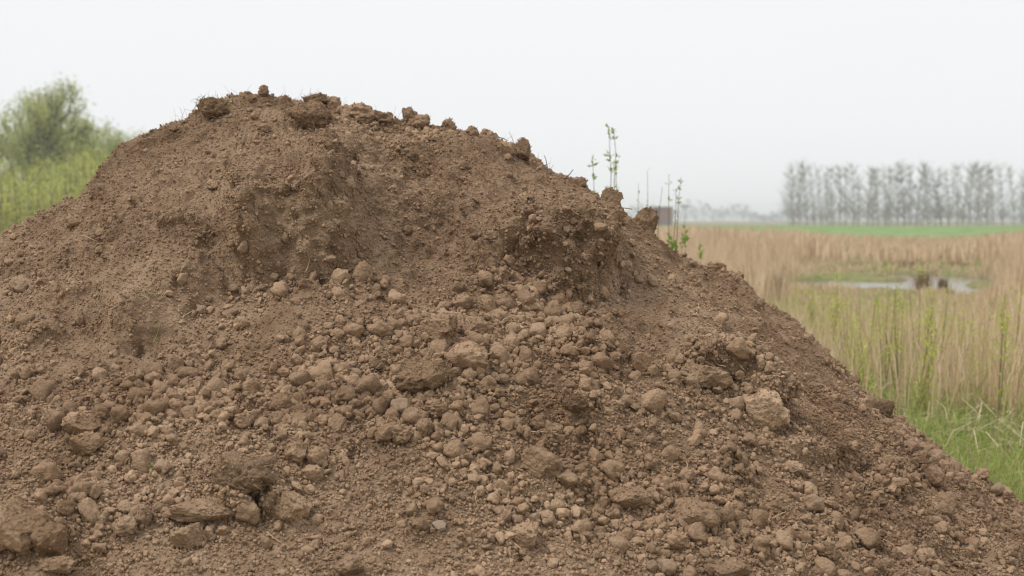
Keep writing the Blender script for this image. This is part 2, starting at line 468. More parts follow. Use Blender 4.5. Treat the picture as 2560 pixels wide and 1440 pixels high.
# the hollow right of the central spur, and the shoulder of the spur itself
def blob(cx, cy, rx, ry, amp, ang=0.0):
    c, s = math.cos(ang), math.sin(ang)
    ex, ey = PX - cx, PY - cy
    u, v = (c * ex + s * ey) / rx, (-s * ex + c * ey) / ry
    return amp * np.exp(-(u * u + v * v))
d += blob(840, 470, 60, 150, 0.11, 0.15)
d += blob(1060, 560, 110, 150, -0.18, -0.2)
d += blob(1500, 610, 190, 80, 0.06, 0.35)
d += blob(90, 600, 90, 60, -0.05, -0.5)
d += blob(560, 560, 260, 60, 0.04, -0.55)
d += blob(300, 760, 220, 50, -0.04, -0.5)
d += blob(660, 1220, 160, 90, 0.05)
d += blob(1150, 830, 130, 70, 0.05)
d += blob(80, 1330, 150, 110, 0.05)
for cx, cy, rx, ry, am in ((1312, 640, 9, 26, .10), (1288, 692, 16, 9, .10), (706, 704, 14, 8, .08), (792, 706, 20, 7, .08), (890, 445, 5, 34, .10), (640, 1258, 20, 22, .22), (1800, 962, 34, 7, .08),
                          (770, 600, 20, 5, .06), (1390, 560, 8, 14, .07), (1480, 700, 8, 20, .07), (1560, 716, 9, 18, .06), (420, 590, 9, 6, .06), (340, 520, 8, 5, .05), (880, 1130, 14, 16, .07), (1320, 1390, 20, 8, .06), (1350, 1265, 14, 7, .05), (2150, 1180, 22, 12, .06), (100, 1375, 26, 10, .07), (180, 880, 14, 8, .04), (1205, 610, 6, 14, .05), (340, 865, 10, 6, .05)):
    d -= blob(cx + 0, cy, rx, ry, am)
# raised coarse relief, finer crumble
crumbly = sstep(-0.25, 0.35, fbm(B * 1.7 + 3, 3))               # smooth, slid patches against crumbly ones
smooth_zone = np.clip(blob(330, 740, 240, 60, 1.0, -0.55) + blob(700, 800, 150, 45, 0.9, -0.3) + blob(1070, 610, 90, 80, 1.0) + blob(560, 540, 300, 70, 0.7, -0.5)
                      + blob(2120, 1120, 160, 60, 0.7, 0.6) + blob(1850, 800, 200, 60, 0.5, 0.6) + blob(250, 860, 130, 30, 0.8), 0, 1)
bankiness = np.clip(np.abs(d) / 0.12, 0, 1)
rough_amt = np.clip(0.35 + 0.65 * crumbly - 0.55 * smooth_zone + 0.35 * bankiness, 0.12, 1.25)
d += 0.045 * fbm(B * 1.5 + 5, 3)
fade = sstep(-0.08, 0.10, Z)
P1 = B + NB * (d * fade)[:, None] + DOWN * (np.clip(d, -0.05, 0.4) * 0.2 * fade)[:, None]
N1 = grid_normals(P1)
# second pass along the new surface, so that the broken faces carry the same lumps
q = P1 + 0.02 * np.stack([pnoise(P1 * 14 + 3), pnoise(P1 * 14 + 23), pnoise(P1 * 14 + 43)], 1)
d2 = 0.030 * rough_amt * fbm(P1 * 5.2 + 11, 3, 0.6)
d2 += 0.05 * bankiness * (0.5 - worley(q * 7.0)) + 0.018 * bankiness * fbm(P1 * 16 + 3, 2, 0.6)
d2 += 0.030 * rough_amt * (0.55 - worley(q * 13.0)) * (0.5 + crumbly)
d2 += 0.014 * (0.35 + 0.65 * rough_amt) * (0.55 - worley(q * 30.0))
d2 += 0.008 * rough_amt * fbm(P1 * 42 + 7, 2, 0.6)
# runs and small slides down the upper slopes
rr_ = np.hypot(B[:, 0] - XC, B[:, 1] - YC); th_ = np.arctan2(B[:, 1] - YC, B[:, 0] - XC)
runs = fbm(np.stack([rr_ * 5.0, th_ * 34.0, 0 * rr_], 1), 3, 0.6)
d2 += 0.016 * sstep(1000, 700, PY) * sstep(0.25, 0.6, rr_) * runs
P = P1 + N1 * (d2 * fade)[:, None]
# rise and fall of the crest line, in metres along x
CREST_X = np.array([-2.96, -2.83, -2.74, -2.63, -2.54, -2.45, -2.34, -2.27, -2.19, -2.1, -1.94, -1.77, -1.7, -1.59, -1.41, -1.3, -1.19, -1.06, -0.95, -0.84, -0.73, -0.62, -0.49, -0.4, -0.29, -0.13, 0.02, 0.15, 0.26, 0.4, 0.53, 0.62, 0.71, 0.79, 0.91, 1.02, 1.26, 1.32, 1.5, 1.66, 1.81, 1.92, 2.08, 2.14, 2.36, 2.52, 2.65, 2.76, 2.83]); CREST_DZ = np.array([0.096, -0.017, 0.004, 0.043, 0.052, 0.046, 0.048, 0.059, 0.022, 0.024, 0.01, 0.011, 0.018, 0.015, 0.022, 0.023, 0.004, -0.015, -0.031, -0.037, -0.028, -0.01, 0.01, 0.03, 0.043, 0.026, -0.01, 0.005, 0.016, 0.005, -0.004, -0.05, -0.028, -0.06, -0.026, -0.014, 0.016, -0.018, -0.006, -0.025, -0.023, -0.004, 0.027, -0.013, 0.026, 0.03, 0.018, -0.022, -0.025])
P[:, 2] += np.interp(B[:, 0], CREST_X, CREST_DZ) * np.exp(-((B[:, 1] - 7.85) / 0.55) ** 2)
NRM = grid_normals(P)
nx, ny = len(hx), len(hy)
idx = np.arange(nx * ny).reshape(ny, nx)
Qh = np.stack([idx[:-1, :-1], idx[:-1, 1:], idx[1:, 1:], idx[1:, :-1]], -1).reshape(-1, 4)
keep = P[Qh, 2].max(1) > -0.12
heap_mesh = mesh_from('soil_heap', P, Q=Qh[keep])
heap = link('soil_heap', heap_mesh, M['soil'])
tag(heap, 'tall brown heap of dry crumbly soil filling the foreground', 'soil heap')
bpy.context.view_layer.update()
dg = bpy.context.evaluated_depsgraph_get()
heap_ev = heap.evaluated_get(dg)
CAM0 = Vector((0, 0, EYE))
def on_heap(px, py):
    for k in range(150):
        hit, loc, nor, _ = heap_ev.ray_cast(CAM0, ray(px, py + 4 * k).normalized())
        if hit: return loc, nor
    raise ValueError((px, py))

# ------------------------------------------------------------------ clods
def ico(sub):
    bm = bmesh.new(); bmesh.ops.create_icosphere(bm, subdivisions=sub, radius=1.0)
    V = np.array([v.co[:] for v in bm.verts]); T = np.array([[v.index for v in f.verts] for f in bm.faces]); bm.free()
    return V / np.linalg.norm(V, axis=1)[:, None], T
ICO = {s: ico(s) for s in (2, 3, 4, 5)}
def clod_arrays(seed, sub=4, lump=0.30, cuts=3, crumb=0.05, ledge=0.0):
    r_ = np.random.default_rng(seed)
    V, T = ICO[sub]
    o = r_.random(3) * 90
    rad = 1 + lump * fbm(V * 1.3 + o, 2) + 0.45 * lump * fbm(V * 2.9 + o + 7, 2)
    p = V * rad[:, None]
    for _ in range(cuts):
        m_ = r_.normal(size=3); m_ /= np.linalg.norm(m_); h = r_.uniform(0.55, 0.85)
        ex = np.clip(p @ m_ - h, 0, None)
        p -= 0.88 * ex[:, None] * m_
    if sub >= 3:
        nn = V
        p += nn * (0.10 * lump * fbm(p * 5 + o, 3, 0.6))[:, None]
        p += nn * (crumb * (0.55 - worley(p * 4.5 + o)))[:, None]
        if sub >= 4: p += nn * (0.6 * crumb * fbm(p * 13 + o, 2, 0.7))[:, None]
        if ledge: p[:, 2] += ledge * np.tanh(4 * pnoise(p * 2 + o)) * 0.2
    return p, T
def clod_mesh(name, seed, mat, **kw):
    p, T = clod_arrays(seed, **kw)
    me = mesh_from(name, p, T=T); me.materials.append(mat)
    return me

def tubes(paths, radii, sides=3):
    """paths: list of (n,3) arrays; radii: list of n-vectors -> one vertex/triangle/quads set"""
    Vs, Qs, base = [], [], 0
    for p, r in zip(paths, radii):
        p = np.asarray(p, float); n = len(p)
        t = np.gradient(p, axis=0); t /= np.linalg.norm(t, axis=1)[:, None] + 1e-9
        ref = np.where(np.abs(t[:, 2:3]) > 0.9, np.array([[1.0, 0, 0]]), np.array([[0, 0, 1.0]]))
        a = np.cross(t, ref); a /= np.linalg.norm(a, axis=1)[:, None] + 1e-9
        b_ = np.cross(t, a)
        ang = np.arange(sides) * 2 * math.pi / sides
        ring = p[:, None, :] + (a[:, None, :] * np.cos(ang)[None, :, None] + b_[:, None, :] * np.sin(ang)[None, :, None]) * np.asarray(r, float)[:, None, None]
        Vs.append(ring.reshape(-1, 3))
        k = np.arange(n - 1)[:, None] * sides; j = np.arange(sides)[None, :]
        q = np.stack([k + j, k + (j + 1) % sides, k + sides + (j + 1) % sides, k + sides + j], -1).reshape(-1, 4) + base
        Qs.append(q); base += n * sides
    return np.concatenate(Vs), np.concatenate(Qs)
def wiggle(p0, d0, length, n, bend, r_, droop=0.0):
    pts = [np.array(p0, float)]; d0 = np.array(d0, float); d0 /= np.linalg.norm(d0) + 1e-9
    for _ in range(n - 1):
        d0 = d0 + r_.normal(size=3) * bend; d0[2] -= droop; d0 /= np.linalg.norm(d0)
        pts.append(pts[-1] + d0 * length / (n - 1))
    return np.array(pts)
def hair_mesh(name, seed, count, spread, length, rad, mat, region=(-1, 1), down=0.05):
    """loose root hairs leaving a unit clod"""
    r_ = np.random.default_rng(seed); ps, rs = [], []
    for _ in range(count):
        v = r_.normal(size=3); v /= np.linalg.norm(v)
        v[2] = r_.uniform(*region); v[1] = -abs(v[1]) if r_.random() < 0.75 else v[1]
        v /= np.linalg.norm(v)
        t = np.cross(v, r_.normal(size=3))
        p = wiggle(v * spread, v * 0.45 + t, r_.uniform(0.4, 1.0) * length, 6, 0.33, r_, down)
        ps.append(p); rs.append(np.linspace(rad, rad * 0.4, 6))
    V, Q = tubes(ps, rs, 3)
    me = mesh_from(name, V, Q=Q); me.materials.append(mat)
    return me

# (px, py, width px, height px, look, tilt, label)
HERO = [
    (661, 224, 27, 34, 'knob', 0, 'small upright knob of soil on the very top of the heap'),
    (783, 247, 72, 44, 'sod', 0, 'flat-topped sod on the crest just right of the knob'),
    (831, 266, 42, 44, 'clod', 0, 'rounded clod between the flat sod and the big smooth crest clod'),
    (893, 288, 86, 60, 'smooth', 0.1, 'big smooth pale clod on the right shoulder of the crest'),
    (955, 298, 62, 40, 'clod', 0.2, 'dark clod tucked right against the big smooth crest clod'),
    (1019, 296, 42, 46, 'clod', 0, 'upright lumpy clod, left one of the crest pair'),
    (1052, 310, 50, 40, 'clod', 0, 'lower rounded clod, right one of the crest pair'),
    (1122, 308, 38, 36, 'knob', 0, 'pointed clod standing alone on the descending crest'),
    (1182, 324, 34, 30, 'clod', 0, 'small clod on the crest beside the dry root tangle'),
    (1214, 333, 30, 28, 'clod', 0, 'small round clod at the upper end of the dead roots'),
    (1297, 382, 44, 66, 'root', 0, 'dark fibrous sod standing on the right shoulder below the dead roots'),
    (1262, 366, 44, 34, 'smooth', 0.5, 'pale slab leaning on the left of the dark fibrous sod'),
    (1397, 436, 26, 26, 'clod', 0, 'little square clod left of the leaning twig'),
    (1440, 460, 58, 36, 'angular', 0.15, 'blocky clod on the skyline right of the leaning twig'),
    (1532, 500, 56, 58, 'crumbly', 0.3, 'crumbly block forming the step above the saplings'),
    (1606, 584, 78, 108, 'wedge', 0.45, 'large dark wedge-shaped clod jutting from the right skyline'),
    (1792, 668, 54, 26, 'crumbly', 0, 'low crumbly clod on the right skyline below the wedge'),
    (1842, 676, 34, 22, 'clod', 0, 'small dark clod at the ledge tip over the reeds'),
    (538, 268, 88, 58, 'sod', 0.1, 'grassy sod overhanging on the left end of the crest'),
    (770, 300, 120, 84, 'root', 0.2, 'tangled root clod below the crest centre'),
    (488, 270, 16, 14, 'clod', 0, 'tiny clod perched at the left edge of the grassy sod'),
    (187, 549, 46, 34, 'smooth', -0.2, 'single smooth brown clod low on the left flank'),
    (533, 468, 38, 30, 'clod', 0, 'round clod embedded in the left face below the root tangle'),
    (881, 408, 18, 26, 'smooth', 0, 'egg-shaped clod at the top of the dark crack'),
    (866, 452, 40, 46, 'angular', 0.3, 'flat-faced block left of the dark crack in the spur'),
    (849, 424, 22, 18, 'smooth', 0, 'small pale clod above the flat-faced block'),
    (1237, 580, 42, 28, 'pale', 0.1, 'pale crusted clod lying above the right bank'),
    (1160, 757, 58, 50, 'smooth', 0, 'rounded boulder-like clod left of the upright block'),
    (1211, 778, 50, 66, 'angular', 0, 'upright pale block in the middle of the rubble'),
    (1258, 748, 46, 42, 'clod', 0, 'brown clod behind and right of the upright block'),
    (1327, 797, 46, 34, 'smooth', 0, 'smooth oval clod right of the upright block'),
    (1392, 802, 56, 30, 'crumbly', 0, 'long crumbly clod at the right end of the rubble'),
    (1098, 822, 96, 80, 'crumbly', 0, 'large crumbly clod below left of the upright block'),
    (1190, 822, 84, 56, 'pale', 0.35, 'pale slanting slab at the foot of the upright block'),
    (1163, 905, 112, 82, 'angular', 0, 'pyramid-shaped clod with a hanging root in the centre of the heap'),
    (1063, 948, 150, 104, 'root', 0, 'big dark fibrous clod in the centre of the heap'),
    (1005, 1021, 50, 44, 'greyblock', 0, 'squarish grey block below the big dark clod'),
    (1086, 1026, 62, 54, 'root', 0, 'matted root clod right of the grey block'),
    (1255, 942, 36, 26, 'greystone', 0.2, 'grey oval stone right of the pyramid-shaped clod'),
    (1000, 1087, 66, 48, 'clod', 0, 'rounded clod two steps below the grey block'),
    (1062, 1070, 44, 56, 'crumbly', 0, 'upright crumbly clod below the matted root clod'),
    (212, 1062, 98, 66, 'smooth', -0.2, 'big smooth humped clod on the lower left'),
    (138, 1062, 52, 62, 'crumbly', 0, 'dark clod left of the humped clod'),
    (216, 1112, 82, 60, 'crumbly', 0.1, 'broken clod in front of the humped clod'),
    (605, 1202, 162, 112, 'root', 0, 'huge overhanging clod with torn roots above the black hole'),
    (515, 1262, 196, 70, 'crumbly', 0.05, 'long low clod left of the black hole'),
    (716, 1232, 108, 86, 'crumbly', -0.2, 'large clod right of the black hole'),
    (742, 1138, 62, 62, 'smooth', 0, 'left one of two big clods resting side by side'),
    (786, 1136, 56, 56, 'smooth', 0, 'right one of two big clods resting side by side'),
    (784, 1179, 58, 42, 'angular', 0, 'dented clod under the two side-by-side clods'),
    (55, 1318, 150, 140, 'smooth', 0.1, 'huge clod cut by the left edge of the picture'),
    (137, 1345, 104, 90, 'angular', 0.1, 'flat-topped angular block beside the huge left clod'),
    (166, 1272, 54, 54, 'smooth', 0, 'smooth clod above the flat-topped angular block'),
    (352, 1284, 58, 68, 'smooth', 0.5, 'tilted oblong clod leaning on a round one, lower left'),
    (313, 1326, 64, 58, 'smooth', 0, 'round clod under the tilted oblong one'),
    (142, 1415, 98, 52, 'pale', 0, 'pale clod at the bottom edge, lower left'),
    (1352, 1166, 112, 74, 'smooth', 0.4, 'smooth slab-like clod half buried below the centre'),
    (1574, 1238, 118, 62, 'crumbly', 0, 'long potato-shaped clod with a rooty underside'),
    (1737, 1296, 134, 88, 'crumbly', 0, 'broad clod behind the cracked round one, lower right'),
    (1680, 1341, 66, 52, 'angular', 0, 'cracked round clod in front of the broad one'),
    (1312, 1344, 74, 70, 'angular', 0.2, 'angular pale clod with a dark gap beneath, bottom centre'),
    (1094, 1312, 36, 30, 'white', 0, 'whitish pebble near the bottom centre'),
    (1051, 1314, 46, 34, 'clod', 0, 'round clod just left of the whitish pebble'),
    (1904, 1012, 128, 112, 'paleslab', 0.5, 'big pale slab hanging from the right-hand ledge'),
    (1748, 922, 152, 66, 'crumbly', 0.12, 'long thick ledge of soil over a black gap on the right'),
    (1772, 868, 104, 60, 'crumbly', 0, 'lumpy clod on top of the right-hand ledge'),
    (1600, 908, 58, 58, 'angular', 0.5, 'slanting slab left of the right-hand ledge'),
    (1868, 870, 40, 34, 'angular', 0.4, 'angular broken clod above the big pale slab'),
    (2326, 1192, 54, 62, 'angular', 0.2, 'big pale block near the right edge of the heap'),
    (2292, 1142, 62, 40, 'clod', 0, 'arched clod just above the big pale block'),
    (2452, 1178, 42, 30, 'crumbly', 0, 'lone dark clod on the skyline over the bright grass'),
    (2506, 1212, 50, 40, 'crumbly', 0, 'last dark clod at the lower right end of the skyline'),
    (2489, 1226, 38, 32, 'palestone', 0, 'pale stone held by the last skyline clod'),
    (2204, 1026, 58, 54, 'root', 0, 'fibrous clod jutting over the reeds on the right skyline'),
    (2164, 992, 40, 26, 'crumbly', 0, 'flat clod just above the fibrous skyline clod'),
    (2130, 930, 36, 26, 'crumbly', 0, 'small ragged clod on the right skyline beside the reeds'),
    (1665, 1416, 48, 38, 'palestone', 0, 'pale cream stone on the bottom edge'),
    (1629, 1418, 34, 32, 'slate', 0, 'dark grey stone left of the cream stone'),
    (2426, 1358, 40, 26, 'brick', 0.4, 'reddish brick fragment lying at the lower right'),
    (365, 378, 15, 13, 'white', 0, 'white pebble high on the left flank'),
    (1566, 1003, 32, 34, 'palestone', 0, 'pale stone in the fine rubble left of the pale slab'),
    (1546, 1262, 30, 40, 'palestone', 0.2, 'smooth pale stone standing above the potato-shaped clod'),
    (1975, 1162, 70, 38, 'crumbly', 0.3, 'overhanging clod under the big pale slab'),
    (1990, 1215, 38, 34, 'clod', 0, 'round clod below the overhanging one'),
    (2062, 1385, 64, 62, 'root', 0, 'round rooty clod at the bottom right'),
    (1945, 1166, 18, 15, 'slate', 0, 'small blue-grey stone left of the overhanging clod'),
    (482, 986, 34, 34, 'smooth', 0, 'round clod at the upper left of the rubble'),
    (606, 1056, 56, 44, 'clod', 0, 'lumpy clod in the left rubble'),
    (752, 1030, 64, 50, 'clod', 0, 'dusty clod with a root beside it, left of the grey block'),
    (572, 1022, 50, 42, 'crumbly', 0, 'angular clod in the middle of the left rubble'),
    (1350, 1050, 40, 50, 'crumbly', 0, 'crumbly clod between the matted root clod and the right ledge'),
    (1820, 1425, 120, 60, 'crumbly', 0, 'wide clod cut by the bottom edge, right of the cream stone'),
    (880, 1420, 80, 54, 'crumbly', 0, 'wide clod cut by the bottom edge, left of centre'),
    (472, 1350, 84, 70, 'crumbly', 0.1, 'rough clod at the lower left between the round one and the hole'),
    (1440, 1020, 70, 62, 'root', 0, 'shaggy clod left of the right-hand ledge'),
    (2340, 1300, 30, 20, 'palestone', 0.4, 'small pale stone on the lower right slope'),
]
LOOK = {   # material, mesh options, depth factor
    'knob': ('clod', dict(lump=0.34, cuts=3, crumb=0.07)), 'clod': ('clod', dict(lump=0.34, cuts=3, crumb=0.06)),
    'smooth': ('clod', dict(lump=0.26, cuts=2, crumb=0.025)), 'crumbly': ('clod', dict(lump=0.30, cuts=6, crumb=0.08)),
    'angular': ('clod', dict(lump=0.24, cuts=7, crumb=0.03)), 'sod': ('dark_clod', dict(lump=0.32, cuts=5, crumb=0.10)),
    'root': ('dark_clod', dict(lump=0.34, cuts=5, crumb=0.12)), 'wedge': ('dark_clod', dict(lump=0.25, cuts=6, crumb=0.09)),
    'pale': ('pale_clod', dict(lump=0.30, cuts=4, crumb=0.05)), 'paleslab': ('pale_clod', dict(lump=0.34, cuts=4, crumb=0.06)),
    'greyblock': ('grey_stone', dict(lump=0.14, cuts=9, crumb=0.02)), 'greystone': ('grey_stone', dict(lump=0.14, cuts=3, crumb=0.0)),
    'slate': ('slate_stone', dict(lump=0.16, cuts=6, crumb=0.01)), 'white': ('white_stone', dict(lump=0.16, cuts=5, crumb=0.0)),
    'palestone': ('pale_stone', dict(lump=0.16, cuts=4, crumb=0.0)), 'brick': ('brick', dict(lump=0.14, cuts=8, crumb=0.02)),
}
hero_footprints = []; hero_pts = []
for k, (px, py, w, h, look, tilt, label) in enumerate(HERO):
    mname, kw = LOOK[look]
    loc, nor = on_heap(px, py + 0.15 * h)
    depth = 7.8 if look == 'wedge' else loc.y
    sx = w / 2 / FPX * depth; sz = h / 2 / FPX * depth
    sub = 5 if w > 60 else 4
    p, T = clod_arrays(500 + k, sub=sub, **kw)
    ext = np.abs(p).max(0)
    sy = 0.5 * (sx + sz)
    p = p / ext * np.array((sx, sy, sz)) * 1.06
    me = mesh_from('soil_clod', p, T=T)
    stone = look in ('greyblock', 'greystone', 'slate', 'white', 'palestone', 'brick')
    name = 'stone' if stone else ('sod' if look == 'sod' else 'soil_clod')
    if look == 'brick': name = 'brick_fragment'
    o = link(name, me, M[mname])
    # stands where the photograph's line of sight meets the slope, a little sunk into it
    o.location = at(px, py, depth) + nor * (0.34 * sz) + Vector((0, -0.15 * sy, 0))
    o.rotation_euler = (0, tilt, 0)
    hit, top, _, _ = heap_ev.ray_cast(Vector((o.location.x, o.location.y, 4.0)), Vector((0, 0, -1)))
    if hit and o.location.z - sz > top.z - 0.3 * sz: o.location.z = top.z + 0.7 * sz
    tag(o, label, 'stone' if stone else ('brick piece' if look == 'brick' else 'soil clod'), 'stones on the heap' if stone else 'large clods on the heap')
    hero_footprints.append((px, py, w, h))
    if not stone:
        R3 = np.array(Euler((0, tilt, 0)).to_matrix()); en = p / np.array((sx, sy, sz)) ** 2; en /= np.linalg.norm(en, axis=1)[:, None]
        hero_pts.append((p @ R3.T + np.array(o.location), en @ R3.T, np.full(len(p), sx * sz / len(p))))
    if look in ('root', 'sod'):
        hm = hair_mesh('root_hairs', 900 + k, 46 if w > 60 else 24, 0.92, 0.9, 0.018 if w > 60 else 0.03, M['root'])
        hv = np.zeros(len(hm.vertices) * 3, np.float32); hm.vertices.foreach_get('co', hv)
        hv = (hv.reshape(-1, 3) * np.array((sx, sy, sz))).astype(np.float32); hm.vertices.foreach_set('co', hv.ravel())
        tag(link('root_hairs', hm, None, o), kind='stuff')

# where loose clods gather on the heap (photo zones carried onto the slope)
PXd, PYd = project(P)
zone = (0.14 + 1.0 * np.clip(sum(blob(*a) for a in ((1000, 900, 420, 190, 1.0), (1250, 760, 260, 70, 0.9), (560, 1020, 320, 90, 1.0), (1600, 1000, 300, 140, 0.7),
        (60, 880, 100, 120, 0.6), (150, 700, 110, 40, 0.5), (1000, 320, 260, 40, 0.6), (2250, 1180, 160, 90, 0.6), (1450, 1180, 500, 120, 0.6), (300, 1250, 400, 160, 0.5), (2000, 1350, 500, 90, 0.6), (1150, 690, 130, 40, 0.6))), 0, 1.2))
patch = sstep(-0.45, 0.5, fbm(B * 2.6 + 60, 3))
loose = np.clip(zone * (0.35 + 0.9 * patch) * (1 - 0.92 * smooth_zone) * (1 - 0.25 * bankiness * (PYd < 800)), 0.02, 2)
vis = (PXd > -150) & (PXd < 2710) & (PYd > 150) & (PYd < 1560) & (Y < 8.9) & (P[:, 2] > 0.0)
Gs = P.reshape(len(hy), len(hx), 3)
area = np.linalg.norm(np.cross(np.gradient(Gs, axis=1), np.gradient(Gs, axis=0)), axis=2).ravel()
area = np.minimum(area, 12 * np.median(area))
def pick(weight, n, r_):
    w = weight * area * vis; w = w / w.sum()
    return r_.choice(len(P), size=n, p=w)
def dome(i, r_, n):
    return P[i] + r_.normal(size=(n, 3)) * 0.004

# three hundred clods one can pick out, parts of the heap
CV = [clod_mesh('clod', 40 + s, M['clod'], sub=3, lump=0.42, cuts=c, crumb=cr) for s, (c, cr) in enumerate(((4, 0.06), (6, 0.05), (7, 0.04), (4, 0.10), (3, 0.14), (8, 0.04), (5, 0.07), (3, 0.09)))]
cr_ = np.random.default_rng(77)
ii = pick(loose ** 2.2 * np.where(PYd < 690, 0.12, 1.0), 1500, cr_)
placed = []
cands = sorted(((0.017 + 0.030 * cr_.random() ** 2.6, int(i)) for i in ii), reverse=True)
for r0, i in cands:
    if len(placed) >= 300: break
    q = P[i]
    if any((q[0] - a[0]) ** 2 + (q[1] - a[1]) ** 2 < ((r0 + b_) * 0.95) ** 2 for a, b_ in placed): continue
    if any(abs(PXd[i] - a) < w * 0.42 and abs(PYd[i] - b_) < h * 0.42 for a, b_, w, h in hero_footprints): continue
    placed.append((q, r0))
for k, (q, r0) in enumerate(placed):
    o = link('clod', CV[k % len(CV)], None, heap)
    s = cr_.uniform(0.8, 1.2, 3) * r0
    o.scale = s; o.rotation_euler = tuple(cr_.uniform(0, 6.28, 3))
    o.location = Vector(q) + Vector((0, -0.15 * r0, 0.3 * r0))

# the uncountable crumbs: points carrying a size, a turn and a shape number, instanced on one object
shapes = bpy.data.collections.new('crumb_shapes')
for s in range(10):
    me = clod_mesh('crumb_shape', 140 + s, M['crumb'], sub=2 if s < 5 else 3, lump=0.42, cuts=(2, 5, 3, 6, 4)[s % 5], crumb=0.07)
    so = bpy.data.objects.new('crumb_shape', me); shapes.objects.link(so)
def crumb_object(name, spots, normals, rad, parent, r_, shape_lo=0, shape_hi=10, lift=(-0.15, 0.75)):
    n = len(spots)
    pts = spots + normals * (rad * r_.uniform(*lift, n))[:, None] + r_.normal(size=(n, 3)) * 0.003
    me = bpy.data.meshes.new(name); me.vertices.add(n); me.vertices.foreach_set('co', pts.astype(np.float32).ravel())
    a = me.attributes.new('turn', 'FLOAT_VECTOR', 'POINT'); a.data.foreach_set('vector', r_.uniform(0, 6.283, n * 3).astype(np.float32))
    a = me.attributes.new('size', 'FLOAT_VECTOR', 'POINT'); a.data.foreach_set('vector', (rad[:, None] * r_.uniform(0.65, 1.35, (n, 3))).astype(np.float32).ravel())
    a = me.attributes.new('shape', 'INT', 'POINT'); a.data.foreach_set('value', r_.integers(shape_lo, shape_hi, n).astype(np.int32))
    o = link(name, me, None, parent)
    ng = bpy.data.node_groups.new(name, 'GeometryNodeTree')
    ng.interface.new_socket('Geometry', in_out='INPUT', socket_type='NodeSocketGeometry')
    ng.interface.new_socket('Geometry', in_out='OUTPUT', socket_type='NodeSocketGeometry')
    N = ng.nodes; Lk = ng.links
    gi, go = N.new('NodeGroupInput'), N.new('NodeGroupOutput')
    ci = N.new('GeometryNodeCollectionInfo'); ci.inputs['Collection'].default_value = shapes
    ci.inputs['Separate Children'].default_value = True; ci.inputs['Reset Children'].default_value = True
    ip = N.new('GeometryNodeInstanceOnPoints'); ip.inputs['Pick Instance'].default_value = True
    for nm, ty, sock in (('turn', 'FLOAT_VECTOR', 'Rotation'), ('size', 'FLOAT_VECTOR', 'Scale'), ('shape', 'INT', 'Instance Index')):
        na = N.new('GeometryNodeInputNamedAttribute'); na.data_type = ty; na.inputs['Name'].default_value = nm
        src = next(s for s in na.outputs if s.enabled and s.name == 'Attribute')
        if sock == 'Rotation':
            er = N.new('FunctionNodeEulerToRotation'); Lk.new(src, er.inputs[0]); src = er.outputs[0]
        Lk.new(src, ip.inputs[sock])
    Lk.new(gi.outputs[0], ip.inputs['Points']); Lk.new(ci.outputs[0], ip.inputs['Instance']); Lk.new(ip.outputs[0], go.inputs[0])
    md = o.modifiers.new('scatter', 'NODES'); md.node_group = ng
    tag(o, kind='stuff')
    return o
gr = np.random.default_rng(21)
low = 0.45 * sstep(850, 1150, PYd)
n = 12000; i = pick((loose + 0.25 * low) ** 2.0, n, gr)
crumb_object('soil_lumps', P[i], NRM[i], 0.0080 + 0.0140 * gr.random(n) ** 2.8, heap, gr, 5, 10, (-0.1, 1.0))
n = 95000; i = pick(loose ** 1.5 + 0.05 + 0.06 * bankiness + 0.8 * low, n, gr)
crumb_object('soil_crumbs', P[i], NRM[i], 0.0034 + 0.0058 * gr.random(n) ** 2.4, heap, gr, 0, 10, (-0.1, 1.0))
n = 230000; i = pick(0.3 * loose + 0.5 + 0.2 * bankiness + 0.6 * low, n, gr)
crumb_object('fine_crumbs', P[i], NRM[i], 0.0019 + 0.0026 * gr.random(n) ** 1.6, heap, gr, 0, 5)
# dust and crumbs caught on the large clods
hp = np.concatenate([a for a, _, _ in hero_pts]); hn_ = np.concatenate([b_ for _, b_, _ in hero_pts]); hw = np.concatenate([w for _, _, w in hero_pts])
hw = hw * np.clip(hn_[:, 2] + 0.55, 0.05, 1.5); n = 8000
i = gr.choice(len(hp), n, p=hw / hw.sum())
crumb_object('clinging_crumbs', hp[i], hn_[i], 0.0018 + 0.0036 * gr.random(n) ** 3, heap, gr, 0, 5, (-0.3, 0.4))

# ------------------------------------------------------------------ straw, roots, twigs on the heap
sr = np.random.default_rng(31)
SV = []
for s in range(8):
    V, Q = tubes([wiggle((0, 0, 0), (1, 0, 0.1), 1.0, 7, 0.22, sr)], [np.linspace(0.024, 0.014, 7)], 4)
    V -= V.mean(0)
    me = mesh_from('straw', V, Q=Q); me.materials.append(M['straw']); SV.append(me)
si = pick(0.4 + 0 * loose, 270, sr)
for k, i in enumerate(si):
    o = link('straw', SV[k % len(SV)], None, heap)
    L = sr.uniform(0.03, 0.12); o.scale = (L, L, L)
    o.location = Vector(P[i] + NRM[i] * 0.012)
    o.rotation_euler = (sr.uniform(-0.7, 0.7), sr.uniform(-0.9, 0.9), sr.uniform(0, 6.28))
ps, rs = [], []
for i in pick(0.3 + 0.7 * bankiness, 2200, sr):
    L = sr.uniform(0.015, 0.07); t = sr.normal(size=3)
    ps.append(wiggle(P[i] - NRM[i] * 0.004, NRM[i] + t * 0.8, L, 5, 0.35, sr)); r0 = sr.uniform(0.0006, 0.0014); rs.append(np.linspace(r0, r0 * 0.5, 5))
